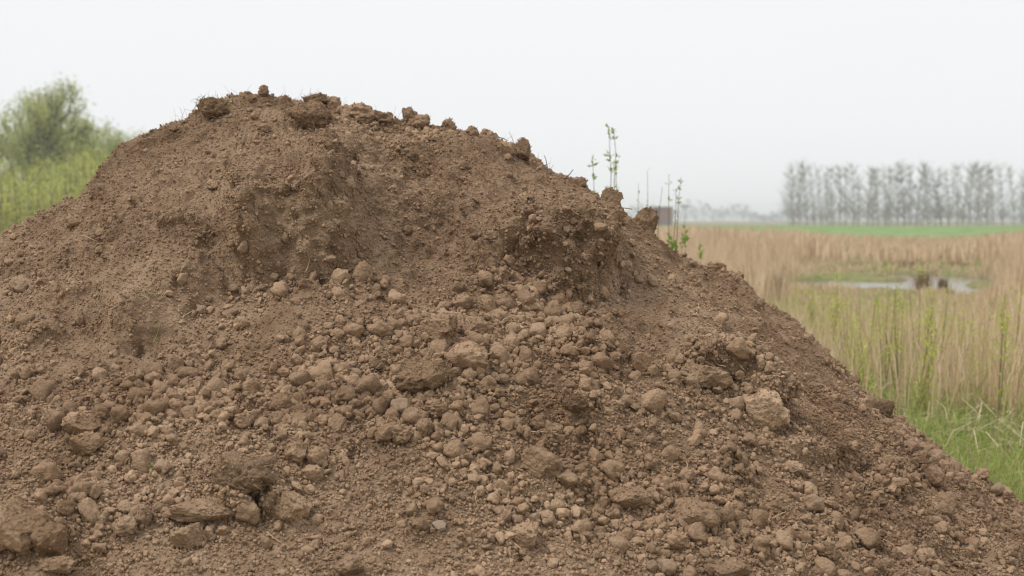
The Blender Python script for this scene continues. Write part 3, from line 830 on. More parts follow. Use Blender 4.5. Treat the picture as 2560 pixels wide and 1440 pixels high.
# wisps standing on the skyline
for px in sr.uniform(430, 1420, 46):
    loc, nor = on_heap(px, 205)
    ps.append(wiggle(np.array(loc), (sr.normal() * 0.5, 0, 1), sr.uniform(0.03, 0.09), 6, 0.25, sr)); rs.append(np.linspace(0.0008, 0.0004, 6))
V, Q = tubes(ps, rs, 3)
tag(link('root_hairs', mesh_from('root_hairs', V, Q=Q), M['root'], heap), kind='stuff')

def lay_twig(pixels, rad, mat, label, name='twig', lift=0.012, stand=0.0, sides=5):
    pts = []
    for j, (px, py) in enumerate(pixels):
        if stand and j > 0: pts.append(None); continue
        loc, nor = on_heap(px, py); pts.append(np.array(loc + nor * lift))
    if stand:
        Y0 = pts[0][1]
        for j, (px, py) in enumerate(pixels):
            if j: pts[j] = np.array(at(px, py, Y0 - 0.01 * j))
    pts = np.array(pts)
    t = np.linspace(0, 1, 4 * len(pts)); s = np.linspace(0, 1, len(pts))
    fine = np.stack([np.interp(t, s, pts[:, k]) for k in range(3)], 1) + sr.normal(size=(len(t), 3)) * rad * 0.35
    V, Q = tubes([fine], [np.linspace(rad, rad * 0.55, len(fine))], sides)
    c = V.mean(0)
    tag(link(name, mesh_from(name, V - c, Q=Q), mat, None, Vector(c)), label, 'twig' if name == 'twig' else name.replace('_', ' '), 'twigs and straws on the heap')
lay_twig([(1413, 452), (1424, 436), (1433, 424)], 0.0034, M['twig'], 'dark twig sticking up from the right skyline', stand=1)
lay_twig([(1367, 408), (1363, 392), (1360, 388)], 0.0024, M['twig'], 'short dark twig standing on the right shoulder', stand=1)
lay_twig([(1222, 330), (1240, 340), (1255, 346), (1268, 350)], 0.004, M['twig'], 'dead root lying along the crest before the dark fibrous sod', name='dead_root', stand=1)
lay_twig([(1226, 326), (1240, 333), (1246, 344)], 0.0026, M['twig'], 'thinner forked root over the dead root on the crest', name='dead_root', stand=1)
lay_twig([(1282, 354), (1278, 340), (1272, 328)], 0.0016, M['root'], 'hair-thin root standing above the dark fibrous sod', name='dead_root', stand=1)
lay_twig([(402, 390), (400, 372), (397, 360), (392, 346)], 0.0026, M['straw'], 'forked dry stem standing on the left flank', name='dry_stem', stand=1)
lay_twig([(246, 488), (243, 474), (241, 463)], 0.0030, M['straw'], 'short dry stem standing lower on the left flank', name='dry_stem', stand=1)
lay_twig([(384, 858), (390, 838), (399, 812)], 0.0022, M['grass'], 'pale green grass stalk lying on the left bank', name='grass_stalk')
lay_twig([(450, 800), (462, 788), (478, 780)], 0.0036, M['straw'], 'frayed straw on the left bank', name='straw')
lay_twig([(800, 1038), (803, 1020), (799, 1008)], 0.0040, M['twig'], 'curved root beside the dusty clod left of the grey block', name='dead_root')
lay_twig([(1320, 1086), (1350, 1087), (1385, 1082)], 0.0034, M['straw'], 'straw lying flat below the centre of the heap', name='straw')
lay_twig([(1926, 1303), (1940, 1292), (1966, 1282)], 0.0034, M['straw'], 'upper pale root stub at the lower right', name='dead_root')
lay_twig([(1926, 1342), (1945, 1330), (1966, 1316)], 0.0034, M['straw'], 'lower pale root stub at the lower right', name='dead_root')
lay_twig([(2204, 1348), (2222, 1362), (2236, 1374)], 0.0028, M['straw'], 'forked straw on the lower right slope', name='straw')
lay_twig([(1284, 1364), (1300, 1376), (1318, 1388)], 0.0036, M['straw'], 'straw before the angular pale clod at the bottom', name='straw')
lay_twig([(1715, 946), (1730, 936), (1748, 916)], 0.0026, M['straw'], 'straw lying across the right-hand ledge', name='straw')
lay_twig([(1545, 956), (1556, 968), (1562, 988)], 0.0022, M['straw'], 'thin white root left of the pale slab', name='dead_root')
lay_twig([(1735, 790), (1742, 775), (1750, 763)], 0.0036, M['straw'], 'tuft of straw on the upper right slope', name='straw')
lay_twig([(668, 1335), (688, 1350), (702, 1362)], 0.0030, M['straw'], 'straw on the slope below the black hole', name='straw')

# small green tufts growing from the soil
def tuft(px, py, n, hgt, spread, label, seed, mat='grass'):
    loc, nor = on_heap(px, py); r_ = np.random.default_rng(seed)
    ps, rs = [], []
    for _ in range(n):
        d0 = np.array((r_.normal() * 0.7, r_.normal() * 0.5 - 0.3, 1.0))
        p0 = np.array((r_.normal() * spread, r_.normal() * spread * 0.5, -0.01))
        ps.append(wiggle(p0, d0, hgt * r_.uniform(0.5, 1.1), 5, 0.22, r_, 0.12)); w = r_.uniform(0.0016, 0.003); rs.append(np.array((w, w, w * 0.8, w * 0.5, w * 0.1)))
    V, Q = tubes(ps, rs, 3)
    tag(link('grass_tuft', mesh_from('grass_tuft', V, Q=Q), M[mat], None, loc), label, 'grass tuft', 'green tufts on the heap')
tuft(120, 1192, 26, 0.07, 0.02, 'green grass tuft on the lower left slope', 1)
tuft(545, 262, 34, 0.075, 0.05, 'green grass growing on the sod at the left end of the crest', 2)
tuft(525, 246, 16, 0.06, 0.03, 'pale grass tuft on the top edge of the grassy sod', 3)
tuft(1130, 1106, 6, 0.03, 0.008, 'tiny bright green seedling in the middle of the slope', 4, 'bud_leaf')
tuft(388, 1168, 7, 0.04, 0.006, 'single small grass shoot on the lower left slope', 5)
tuft(372, 735, 14, 0.05, 0.02, 'half-dead grass tuft on the left bank', 6, 'marsh')
tuft(212, 530, 5, 0.03, 0.008, 'tiny seedling beside the smooth brown clod', 7, 'bud_leaf')
tuft(1474, 1412, 8, 0.03, 0.01, 'small green seedling at the bottom edge', 8, 'bud_leaf')
tuft(460, 1075, 8, 0.045, 0.01, 'small grass tuft above the left rubble', 9)

# ------------------------------------------------------------------ field vegetation (masses nobody could count)
def blades(name, XY, hgt, wid, lean, mat, label=None, cat=None, r_=rng, bendy=0.3, kind='stuff', dirs=None):
    n = len(XY)
    base = np.concatenate([XY, (ground_z(XY[:, 0], XY[:, 1]) - 0.02)[:, None]], 1)
    yaw = r_.uniform(0, 2 * math.pi, n); a = np.stack([np.cos(yaw), np.sin(yaw), np.zeros(n)], 1)
    ln = r_.normal(size=(n, 2)) * np.where(r_.random(n) < 0.14, 0.55 + lean, lean)[:, None]
    ld = np.concatenate([ln, np.zeros((n, 1))], 1) * hgt[:, None]
    up = np.array((0, 0, 1.0))
    mid = base + up * (hgt * 0.55)[:, None] + ld * 0.35
    tip = base + up * (hgt * np.clip(1 - 0.3 * np.linalg.norm(ln, axis=1), 0.3, 1))[:, None] + ld
    w = wid[:, None]
    V = np.stack([base - a * w / 2, base + a * w / 2, mid + a * w * 0.42, mid - a * w * 0.42, tip], 1).reshape(-1, 3)
    o5 = np.arange(n)[:, None] * 5
    T = np.concatenate([o5 + np.array((0, 1, 2)), o5 + np.array((0, 2, 3)), o5 + np.array((3, 2, 4))])
    o = link(name, mesh_from(name, V, T=T, smooth=False), mat)
    tag(o, label, cat, None, kind)
    return o
def field(px0, px1, y0, y1, n, r_=rng, clump=0.0, keep=None):
    """random spots between two depths, over the width the picture shows there (and some to either side)"""
    out = []
    while sum(map(len, out)) < n:
        Yv = np.sqrt(r_.uniform(y0 ** 2, y1 ** 2, n)); Xv = (r_.uniform(px0, px1, n) - 1280) / FPX * Yv
        k = np.ones(n, bool)
        if clump:
            q = np.stack([Xv, Yv, np.zeros(n)], 1); k &= fbm(q * clump + 5, 3) > r_.uniform(-0.7, 0.5, n)
        if keep is not None: k &= keep(Xv, Yv)
        out.append(np.stack([Xv, Yv], 1)[k])
    return np.concatenate(out)[:n]
def open_marsh(XY, low=0.3):
    px = XY[:, 0] / XY[:, 1] * FPX + 1280 + 90 * fbm(np.stack([XY[:, 0], XY[:, 1], 0 * XY[:, 0]], 1) * 0.35 + 3, 3)
    return 1 - (1 - low) * sstep(1880, 2010, px) * sstep(2560, 2430, px)
dry = lambda x, y: np.maximum(pond_depth(x, y), pond_depth(x * (y + 2.5) / y, y + 2.5)) < 0.0
away = lambda x, y: heap_base(x, y) < 0.02
n = 42000; XY = field(-200, 3000, 8.2, 15, n, keep=away)
blades('grass', XY, rng.uniform(0.06, 0.26, n), rng.uniform(0.005, 0.011, n), 0.45, M['grass'], 'bright green grass at the foot of the heap', 'grass')
n = 3400; XY = field(1500, 3000, 9.8, 19, n, keep=away)
blades('dead_litter', XY, rng.uniform(0.1, 0.45, n), rng.uniform(0.006, 0.013, n), 1.7, M['litter'], 'fallen pale reed stalks lying in the grass', 'reed litter')
n = 12500; XY = field(1300, 3100, 11.8, 22, n, clump=0.8, keep=away)
blades('reed', XY, rng.uniform(0.4, 0.98, n) * np.clip(1.25 - 0.018 * XY[:, 1], 0.6, 1) * np.clip(0.85 + 0.5 * fbm(np.stack([XY[:, 0], XY[:, 1], 0 * XY[:, 0]], 1) * 0.7, 2), 0.45, 1.15), rng.uniform(0.006, 0.014, n), 0.13, M['reed'], 'near stand of dry tan reed stalks', 'reeds')
n = 30000; XY = field(1300, 3100, 14, 35, n, clump=0.25, keep=dry)
blades('marsh_grass', XY, rng.uniform(0.08, 0.34, n) * np.clip((41 - XY[:, 1]) / 14, 0.3, 1), rng.uniform(0.012, 0.03, n), 0.4, M['marsh'], 'low green and tan marsh grass before the pools', 'marsh grass')
n = 14000; XY = field(1300, 3000, 34, 56, n, clump=0.18, keep=dry)
blades('marsh_grass', XY, rng.uniform(0.08, 0.3, n) * np.where(XY[:, 1] < 46, 0.55, 1.2), rng.uniform(0.03, 0.06, n), 0.4, M['marsh'], 'patchy marsh grass around and beyond the pools', 'marsh grass')
n = 6500; XY = field(1300, 3100, 11.5, 24, n, clump=0.9, keep=away)
blades('marsh_grass', XY, rng.uniform(0.2, 0.75, n), rng.uniform(0.006, 0.014, n), 0.22, M['sedge'], 'yellow-green sedge growing up among the near reeds', 'sedge')
n = 9000; XY = field(2300, 3100, 24, 46, n, clump=0.3, keep=dry)
blades('reed', XY, rng.uniform(0.8, 1.35, n) * open_marsh(XY, 0.25), rng.uniform(0.012, 0.025, n), 0.1, M['reed'], 'tall tan reeds right of the pools at the picture edge', 'reeds')
n = 40000; XY = field(200, 3000, 52, 98, n, clump=0.09)
lowx = 1 - 0.5 * np.exp(-((XY[:, 0] / XY[:, 1] * FPX + 1280 - 2300) / 260) ** 2)
blades('reed', XY, rng.uniform(0.95, 1.42, n) * lowx * np.clip(0.95 + 0.35 * fbm(np.stack([XY[:, 0], XY[:, 1], 0 * XY[:, 0]], 1) * 0.22, 3), 0.6, 1.15), rng.uniform(0.05, 0.09, n), 0.12, M['reed'], 'wide far bed of tan reeds before the green dike', 'reeds')
n = 8000; XY = field(1560, 2150, 26, 56, n, clump=0.25, keep=dry)
blades('reed', XY, rng.uniform(0.8, 1.3, n) * open_marsh(XY, 0.25), rng.uniform(0.012, 0.03, n), 0.12, M['reed'], 'tan reeds behind the right shoulder of the heap', 'reeds')
n = 5000; XY = field(-900, 500, 40, 60, n)
blades('reed', XY, rng.uniform(0.8, 1.5, n), rng.uniform(0.03, 0.05, n), 0.12, M['reed'], 'tan reeds at the foot of the left thicket', 'reeds')

# dark tussocks in and beside the pools
def tussock(px, py, w, h, label, seed, mat):
    D = EYE / ((py - HOR) / FPX); r_ = np.random.default_rng(seed); n = 150
    XY = r_.normal(size=(n, 2)) * w / FPX * D * 0.28
    hgt = h / FPX * D * r_.uniform(0.6, 1.1, n)
    wid = np.full(n, 0.025)
    c = np.array(((px - 1280) / FPX * D, D))
    o = blades('reed_tussock', XY + c, hgt, wid, 0.2, mat, label, 'reed tussock', r_, kind='thing')
    o['group'] = 'tussocks by the pools'
M['brown_reed'] = plant_material('old_brown_reed', [(0.2, (0.20, 0.135, 0.08)), (0.8, (0.44, 0.32, 0.20))], 0.2)
tussock(2310, 722, 34, 56, 'dark brown reed tussock standing in the pool', 1, M['brown_reed'])
tussock(2358, 704, 18, 30, 'small dark tussock at the back of the pool', 2, M['brown_reed'])
tussock(2372, 722, 30, 18, 'low green tussock at the right end of the pool', 3, M['marsh'])
tussock(1942, 760, 34, 100, 'tall brown reed clump just right of the heap skyline', 4, M['litter'])
tussock(2262, 668, 60, 22, 'dark overhanging bank of old reeds behind the pools', 5, M['brown_reed'])
tussock(2130, 668, 70, 20, 'dark reed fringe at the far left of the bank', 6, M['brown_reed'])
tussock(2400, 668, 70, 20, 'dark reed fringe at the far right of the bank', 7, M['brown_reed'])

# ------------------------------------------------------------------ saplings
def leaf_quads(C, D_, size, r_):
    """pointed leaves: centres C, directions D_ -> kite-shaped quads"""
    n = len(C)
    D_ = D_ / (np.linalg.norm(D_, axis=1)[:, None] + 1e-9)
    s = np.cross(D_, r_.normal(size=(n, 3))); s /= np.linalg.norm(s, axis=1)[:, None] + 1e-9
    size = size[:, None]
    V = np.stack([C, C + D_ * size * 0.45 + s * size * 0.2, C + D_ * size, C + D_ * size * 0.45 - s * size * 0.2], 1).reshape(-1, 3)
    return V, np.arange(n * 4).reshape(n, 4)
def sapling(root, tops, stem_r, leaf, nleaf, label, seed, cluster=0.4, mat='sapling_leaf', group='willow saplings', straight=0.12, jit=0.008):
    """stems from one foot to the given tops, leaves in small tufts up each stem"""
    r_ = np.random.default_rng(seed)
    root = np.array(root, float); ps, rs, LC, LD = [], [], [], []
    for tp in tops:
        tp = np.array(tp, float); n = 14
        t = np.linspace(0, 1, n)[:, None]
        p = root + (tp - root) * t + np.cumsum(r_.normal(size=(n, 3)), 0) * straight * 0.12 * np.linalg.norm(tp - root)  * t * 0.25
        ps.append(p); rs.append(stem_r * (1 - 0.8 * t[:, 0]))
        for _ in range(int(nleaf * 0.7)):
            u = 1 - abs(r_.normal()) * cluster
            if u < 0.12: continue
            k = min(int(u * (n - 1)), n - 2); c = p[k] + (p[k + 1] - p[k]) * (u * (n - 1) - k)
            for _ in range(r_.integers(2, 6)):
                LC.append(c + r_.normal(size=3) * jit); LD.append(np.array((0, 0, 0.7)) + r_.normal(size=3) * 0.5)
    V, Q = tubes(ps, rs, 4)
    e_ = link('willow_sapling', None, None, None, Vector(root)); tag(e_, label, 'sapling', group)
    link('stem', mesh_from('stem', V - root, Q=Q), M['stem'], e_)
    V, Q = leaf_quads(np.array(LC), np.array(LD), r_.uniform(0.35, 1.15, len(LC)) * leaf, r_)
    link('leaves', mesh_from('leaves', V - root, Q=Q, smooth=False), M[mat], e_)
D = 11.6
def gp(px, D): return ((px - 1280) / FPX * D, D, -0.05)
sapling(gp(1556, D), [at(1527, 322, D), at(1565, 330, D + 0.1), at(1548, 400, D)], 0.009, 0.045, 34, 'tall forked sapling rising behind the heap against the sky', 1, 0.38, 'bud_leaf')
sapling(gp(1502, D), [at(1494, 404, D)], 0.008, 0.06, 16, 'leafy single-stemmed sapling left of the tall forked one', 2, 0.10, 'bud_leaf')
sapling(gp(1522, D), [at(1520, 466, D)], 0.007, 0.05, 6, 'sapling tip just showing over the crumbly step', 3, 0.05, 'bud_leaf')
sapling(gp(1590, D), [at(1588, 452, D)], 0.006, 0.03, 8, 'thin bare sapling between the two forked ones', 4, 0.3, 'bud_leaf')
sapling(gp(1596, D), [at(1632, 416, D), at(1648, 462, D)], 0.007, 0.035, 12, 'slanting forked sapling with few buds behind the dark wedge', 5, 0.3, 'bud_leaf')
sapling(gp(1668, D), [at(1676, 440, D), at(1692, 448, D), at(1683, 480, D)], 0.008, 0.04, 12, 'forked sapling in front of the brick building', 6, 0.25, 'bud_leaf')
sapling(gp(1716, D), [at(1723, 552, D)], 0.006, 0.06, 12, 'short leafy sapling right of the brick building', 7, 0.06, 'bud_leaf')
sapling(gp(1676, D), [at(1677, 596, D)], 0.006, 0.06, 12, 'low bright shoot touching the dark wedge', 8, 0.06, 'bud_leaf')
sapling(gp(1692, D), [at(1693, 616, D)], 0.006, 0.05, 10, 'low bright shoot second from the dark wedge', 9, 0.05, 'bud_leaf')
sapling(gp(1708, D), [at(1709, 592, D)], 0.005, 0.04, 8, 'low thin shoot third from the dark wedge', 10, 0.04, 'bud_leaf')
sapling(gp(1757, D), [at(1758, 614, D)], 0.006, 0.05, 9, 'lone bright shoot before the reeds above the right skyline', 11, 0.05, 'bud_leaf')
FS = [  # px of the foot, foot row, top px, top row, stems, label
    (2298, 985, 2305, 640, 3, 'tallest yellow-green sapling before the pools'),
    (2215, 1000, 2222, 668, 3, 'slim sapling left of the tallest one before the pools'),
    (2090, 930, 2092, 680, 4, 'bushy sapling over the left end of the pool'),
    (2062, 905, 2055, 740, 3, 'low leafy sapling against the heap edge'),
    (2118, 935, 2118, 735, 4, 'yellow-green sapling with upright shoots left of centre field'),
    (2165, 960, 2190, 740, 4, 'leaning sapling in the middle of the tan reeds'),
    (2250, 1010, 2232, 720, 5, 'many-stemmed sapling in the middle of the tan reeds'),
    (2290, 1045, 2330, 790, 5, 'spreading sapling low beside the heap edge'),
    (2350, 960, 2365, 725, 4, 'sapling below the right end of the pools'),
    (2400, 985, 2410, 760, 4, 'sapling amid reeds right of the tallest one'),
    (2455, 960, 2450, 800, 4, 'pale leafy sapling toward the right'),
    (2500, 1080, 2512, 720, 3, 'dark-stemmed sapling near the right edge'),
    (2538, 1000, 2545, 690, 4, 'green sapling cut by the right edge'),
    (2030, 860, 2022, 700, 3, 'thin sapling beside the tall brown reed clump'),
    (1985, 800, 1990, 690, 3, 'small sapling at the left end of the pools'),
    (2330, 1000, 2318, 740, 5, 'thick clump of willow shoots under the tallest sapling'),
    (2430, 1010, 2470, 830, 5, 'low yellow-green shoots in the right reeds'),
    (2180, 1010, 2150, 800, 5, 'low shoots close to the right side of the heap'),
]
for k, (fx, fy, tx, ty, ns, label) in enumerate(FS):
    D = EYE / ((fy - HOR) / FPX); r_ = np.random.default_rng(60 + k)
    tops = [at(tx + r_.normal() * 26 * (j > 0), ty + abs(r_.normal()) * 50 * (j > 0), D + r_.normal() * 0.15) for j in range(ns)]
    sapling(gp(fx, D), tops, 0.006, 0.042, 26, label, 200 + k, 0.6, jit=0.035)

# ------------------------------------------------------------------ trees
def grow(r_, root, height, lean, levels, split, spread, r0, up=0.35):
    """recursive limbs -> paths, radii, tips"""
    ps, rs, tips = [], [], []
    def rec(p0, d0, L, rad, lev):
        n = 6
        p = wiggle(p0, d0, L, n, 0.10 + 0.04 * lev, r_, -up * 0.08)
        ps.append(p); rs.append(np.linspace(rad, rad * 0.6, n))
        if lev == levels: tips.append((p[-1], p[-1] - p[-2])); tips.append((p[3], p[3] - p[2])); return
        for _ in range(split[lev]):
            k = r_.integers(2, n); dv = p[k] - p[k - 1]; dv /= np.linalg.norm(dv)
            nd = dv + r_.normal(size=3) * spread[lev] + np.array((0, 0, up))
            rec(p[k], nd, L * r_.uniform(0.55, 0.8), rad * 0.55, lev + 1)
        tips.append((p[-1], p[-1] - p[-2]))
    rec(np.array(root, float), np.array((lean, 0, 1.0)), height, r0, 0)
    return ps, rs, tips
def leafy_tree(name, base, height, r0, seed, label, nl, clump, leaf, mat, lean=0.0, split=(6, 4, 3), spread=(0.45, 0.5, 0.6), group=None, trunk_frac=0.42, squash=1.0):
    r_ = np.random.default_rng(seed)
    ps, rs, tips = grow(r_, (0, 0, -0.3), height * trunk_frac, lean, len(split), split, spread, r0)
    top = max(p[:, 2].max() for p in ps); f = height / top
    ps = [p * np.array((f * squash, f * squash, f)) for p in ps]
    V, Q = tubes(ps, rs, 5)
    e_ = link(name, None, None, None, base); tag(e_, label, 'tree', group)
    link('trunk', mesh_from('trunk', V, Q=Q), M['willow_bark'], e_)
    T_ = np.array([t[0] for t in tips]) * np.array((f * squash, f * squash, f))
    k = r_.integers(0, len(T_), nl)
    C = T_[k] + r_.normal(size=(nl, 3)) * clump * np.array((1, 1, 1.25))
    ok = C[:, 2] > 0.6
    C = C[ok]
    V, Q = leaf_quads(C, r_.normal(size=(len(C), 3)) + np.array((0, 0, -0.3)), r_.uniform(0.6, 1.2, len(C)) * leaf, r_)
    link('crown', mesh_from('crown', V, Q=Q, smooth=False), M[mat], e_)
    return e_
def gpt(px, D): p = gp(px, D); return Vector((p[0], p[1], 0))
def htop(py, D): return EYE + (HOR - py) / FPX * D
WT = [  # px, top row, depth, seed, label, radius of trunk
    (98, 216, 112, 3, 'tallest willow tree on the far left, crown reaching highest', 0.36, 0.78),
    (-55, 232, 108, 4, 'willow tree cut by the left edge of the picture', 0.36, 0.9),
    (165, 250, 116, 5, 'slimmer willow tree at the right end of the tall left group', 0.30, 0.72),
    (30, 236, 118, 6, 'willow tree with a broad olive crown left of the tallest one', 0.34, 0.8),
    (305, 316, 135, 7, 'thin distant tree with a wispy top above the left skyline', 0.18, 0.5),
    (232, 345, 125, 8, 'low bushy tree between the tall willows and the heap', 0.18, 0.8),
    (392, 324, 150, 9, 'far tree top just showing over the left crest', 0.2, 0.8),
    (350, 338, 130, 10, 'small green tree right behind the left skyline', 0.16, 0.9),
    (272, 342, 128, 12, 'rounded low tree just left of the thin distant one', 0.17, 0.8),
]
for px, ty, D, s, label, r0, sq in WT:
    leafy_tree('willow_tree', gpt(px, D), htop(ty, D), r0, s, label, 10000, 0.30, 0.27, 'willow_leaf', 0.02, squash=sq, group='willows on the left')

# young thicket in front of them
r_ = np.random.default_rng(91); n = 2000
XY = field(-900, 430, 58, 84, n, r_)
ps, rs, LC, LD = [], [], [], []
for x, y in XY:
    pxl = x / y * FPX + 1280
    hgt = htop(378 + 26 * math.sin(pxl * 0.021) + 22 * r_.normal(), y) * r_.uniform(0.6, 1.0)
    p = wiggle((x, y, -0.1), (r_.normal() * 0.06, 0, 1), hgt, 5, 0.05, r_); ps.append(p); rs.append(np.linspace(0.03, 0.008, 5))
    m_ = 54; u = r_.uniform(0.15, 1, m_) * 3.999; k = u.astype(int)
    c = p[k] + (p[k + 1] - p[k]) * (u - k)[:, None] + r_.normal(size=(m_, 3)) * 0.16
    LC.append(c); LD.append(r_.normal(size=(m_, 3)) + np.array((0, 0, 0.6)))
V, Q = tubes(ps, rs, 3)
th = link('willow_thicket', mesh_from('willow_thicket', V, Q=Q), M['stem']); tag(th, 'yellow-green mass of young willow shoots left of the heap', 'thicket', None, 'stuff')
LC, LD = np.concatenate(LC), np.concatenate(LD)
V, Q = leaf_quads(LC, LD, r_.uniform(0.09, 0.17, len(LC)), r_)
tag(link('leaves', mesh_from('leaves', V, Q=Q, smooth=False), M['thicket_leaf'], th), kind='stuff')

# the row of thin poplars beyond the dike
PD = 300.0
def poplar_variant(seed, bushy):
    r_ = np.random.default_rng(seed); H = 1.0
    ps = [wiggle((0, 0, 0), (0, 0, 1), 1.0, 10, 0.02, r_)]; rs = [np.linspace(0.010, 0.002, 10)]
    C = []
    for _ in range(74 if not bushy else 120):
        u = r_.uniform(0.06 if not bushy else 0.02, 0.97); k = int(u * 9); p0 = ps[0][k]
        a = r_.uniform(0, 6.283); L = (0.30 if not bushy else 0.38) * (1.0 - 0.6 * u) * r_.uniform(0.5, 1.1)
        p = wiggle(p0, (math.cos(a) * 0.75, math.sin(a) * 0.75, 1.0), L, 5, 0.10, r_, -0.04); ps.append(p); rs.append(np.linspace(0.0026, 0.0012, 5))
        for _ in range(5):
            j = r_.integers(1, 5); d0 = p[j] - p[j - 1]; d0 = d0 / np.linalg.norm(d0) + r_.normal(size=3) * 0.4
            q = wiggle(p[j], d0, L * r_.uniform(0.25, 0.5), 4, 0.12, r_, -0.03); ps.append(q); rs.append(np.linspace(0.0015, 0.0009, 4))
            C.extend(q[1:] + r_.normal(size=(3, 3)) * 0.006)
    V, Q = tubes(ps, rs, 3); t = mesh_from('trunk', V, Q=Q); t.materials.append(M['bark'])
    C = np.repeat(np.array(C), 1, 0); C = C + r_.normal(size=C.shape) * 0.008
    V, Q = leaf_quads(C, r_.normal(size=(len(C), 3)), r_.uniform(0.006, 0.012, len(C)), r_)
    c = mesh_from('crown', V, Q=Q, smooth=False); c.materials.append(M['poplar_leaf'])
    return t, c
PV = [poplar_variant(s, False) for s in (1, 2, 3, 4, 5)]; PB = poplar_variant(9, True)
units = ['first', 'second', 'third', 'fourth', 'fifth', 'sixth', 'seventh', 'eighth', 'ninth']
ordn = units + ['tenth', 'eleventh', 'twelfth', 'thirteenth', 'fourteenth', 'fifteenth', 'sixteenth', 'seventeenth', 'eighteenth', 'nineteenth']
for ten, tenth in (('twenty', 'twentieth'), ('thirty', 'thirtieth'), ('forty', 'fortieth'), ('fifty', 'fiftieth')): ordn += [tenth] + [ten + '-' + u for u in units]
pr = np.random.default_rng(14)
row = []; px = 1982.0
while px < 2600:
    if not 2512 < px < 2530: row.append((px, 414 + 5 * math.sin(px * 0.03) + 7 * pr.normal()))
    px += pr.uniform(10, 22)
for k, (px, ty) in enumerate(row):
    D = PD + pr.uniform(-9, 9)
    hgt = htop(ty, D)
    e_ = link('poplar_tree', None, None, None, gpt(px, D))
    lab = 'bushy thin-leaved poplar at the left end of the row behind the dike' if k == 0 else f'{ordn[k]} thin poplar from the left in the row behind the dike'
    tag(e_, lab, 'tree', 'poplars behind the dike')
    t, c = PB if k == 0 else PV[pr.integers(0, 5)]
    wd = hgt * pr.uniform(0.8, 1.3); e_.scale = (wd, wd, hgt); e_.rotation_euler = (pr.normal() * 0.02, pr.normal() * 0.035, pr.uniform(0, 6.28))
    link('trunk', t, None, e_); link('crown', c, None, e_)

# blue line of trees on the horizon
r_ = np.random.default_rng(15); C = []
FD = 880.0
for px in np.arange(200, 2760, 9.0):
    D = FD + r_.uniform(-40, 40)
    top = htop(522 + 8 * math.sin(px * 0.05) + 6 * math.sin(px * 0.013 + 1) + 5 * r_.normal() + (6 if px > 1850 else 0), D)
    c0 = np.array(((px - 1280) / FPX * D, D, 0.0)); m_ = 60
    u = r_.normal(size=(m_, 3)) * np.array((1.9, 1.9, 0.0)); u[:, 2] = r_.uniform(0.02, 1, m_) ** 0.8 * top
    u[:, :2] *= (1.15 - 0.75 * (u[:, 2:3] / top) ** 2)
    C.append(c0 + u)
C = np.concatenate(C)
V, Q = leaf_quads(C, r_.normal(size=(len(C), 3)) + np.array((0, 0, 1.0)), r_.uniform(0.8, 2.0, len(C)), r_)
tag(link('far_treeline', mesh_from('far_treeline', V, Q=Q, smooth=False), M['far_leaf']), 'pale blue far treeline on the horizon behind the poplars', 'treeline', None, 'stuff')

# ------------------------------------------------------------------ brick building and lamp post on the horizon
def box(name, c, s, mat, parent):
    bm = bmesh.new(); bmesh.ops.create_cube(bm, size=1.0)
    for v in bm.verts: v.co = Vector((v.co.x * s[0] + c[0], v.co.y * s[1] + c[1], v.co.z * s[2] + c[2]))
    me = bpy.data.meshes.new(name); bm.to_mesh(me); bm.free()
    return link(name, me, mat, parent)
m, nt, b, out = new_mat('red_brickwork')
tc = nt.nodes.new('ShaderNodeTexCoord'); bt = nt.nodes.new('ShaderNodeTexBrick')
bt.inputs['Color1'].default_value = (0.24, 0.055, 0.042, 1); bt.inputs['Color2'].default_value = (0.29, 0.075, 0.055, 1); bt.inputs['Mortar'].default_value = (0.28, 0.18, 0.15, 1)
bt.inputs['Scale'].default_value = 4; nt.links.new(tc.outputs['Object'], bt.inputs['Vector']); nt.links.new(bt.outputs['Color'], b.inputs['Base Color'])
M['brickwall'] = m
def flat(name, c, rough=0.7):
    m, nt, b, out = new_mat(name); geo = nt.nodes.new('ShaderNodeNewGeometry')
    f = noise_node(nt, geo.outputs['Position'], 2, 3)
    nt.links.new(ramp(nt, f, [(0.3, tuple(x * 0.85 for x in c)), (0.7, tuple(min(1, x * 1.15) for x in c))]), b.inputs['Base Color'])
    b.inputs['Roughness'].default_value = rough
    return m
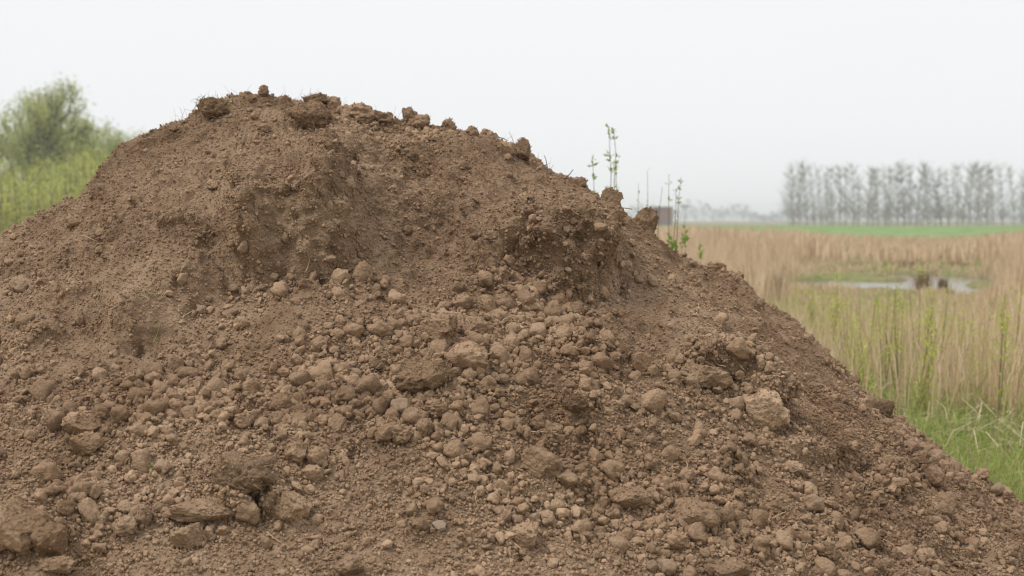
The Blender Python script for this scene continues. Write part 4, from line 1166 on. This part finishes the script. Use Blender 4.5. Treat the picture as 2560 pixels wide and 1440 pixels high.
M['coping'] = flat('concrete_coping', (0.32, 0.29, 0.28)); M['glass'] = flat('dark_window', (0.06, 0.08, 0.11), 0.15); M['steel'] = flat('grey_steel', (0.2, 0.2, 0.21))
BD = 260.0
bx0, bx1 = (1634 - 1280) / FPX * BD, (1681 - 1280) / FPX * BD
bw, bh = bx1 - bx0, htop(517, BD)
bld = link('brick_building', None, None, None, Vector(((bx0 + bx1) / 2, BD, 0)))
tag(bld, 'small flat-roofed red brick building on the horizon behind the saplings', 'building')
box('wall', (0, 2.5, bh / 2 - 0.1), (bw, 5, bh - 0.2), M['brickwall'], bld)
box('roof', (0, 2.5, bh - 0.08), (bw + 0.24, 5.24, 0.24), M['coping'], bld)
for x, z in ((-bw * 0.34, bh * 0.78), (-bw * 0.34, bh * 0.42)):
    wdw = box('window', (x, -0.03, z), (0.7, 0.1, 1.1), M['glass'], bld)
    box('sill', (x, -0.10, z - 0.62), (0.9, 0.16, 0.1), M['coping'], wdw)
box('door', (bw * 0.2, -0.03, 1.05), (1.0, 0.1, 2.1), M['steel'], bld)
lx = (1712 - 1280) / FPX * BD; lh = htop(515, BD)
lp = link('lamp_post', None, None, None, Vector((lx, BD, 0))); tag(lp, 'thin lamp post right of the brick building', 'lamp post')
V, Q = tubes([np.array([(0, 0, 0), (0, 0, lh * 0.5), (0, 0, lh)])], [np.array((0.09, 0.07, 0.05))], 8)
link('pole', mesh_from('pole', V, Q=Q), M['steel'], lp)
box('lamp_head', (0, 0, lh), (1.4, 0.4, 0.22), M['steel'], lp)

# ------------------------------------------------------------------ haze
hz = bpy.data.materials.new('haze_air'); hz.use_nodes = True
hn = hz.node_tree; hn.nodes.clear()
ho = hn.nodes.new('ShaderNodeOutputMaterial'); hv = hn.nodes.new('ShaderNodeVolumePrincipled')
hv.inputs['Color'].default_value = (0.88, 0.94, 1.0, 1); hv.inputs['Density'].default_value = 0.0008; hv.inputs['Anisotropy'].default_value = 0.2
hn.links.new(hv.outputs[0], ho.inputs['Volume'])
box('haze', (0, 0, 6.9), (3040, 3040, 16.4), hz, None)
tag(bpy.data.objects['haze'], kind='stuff')
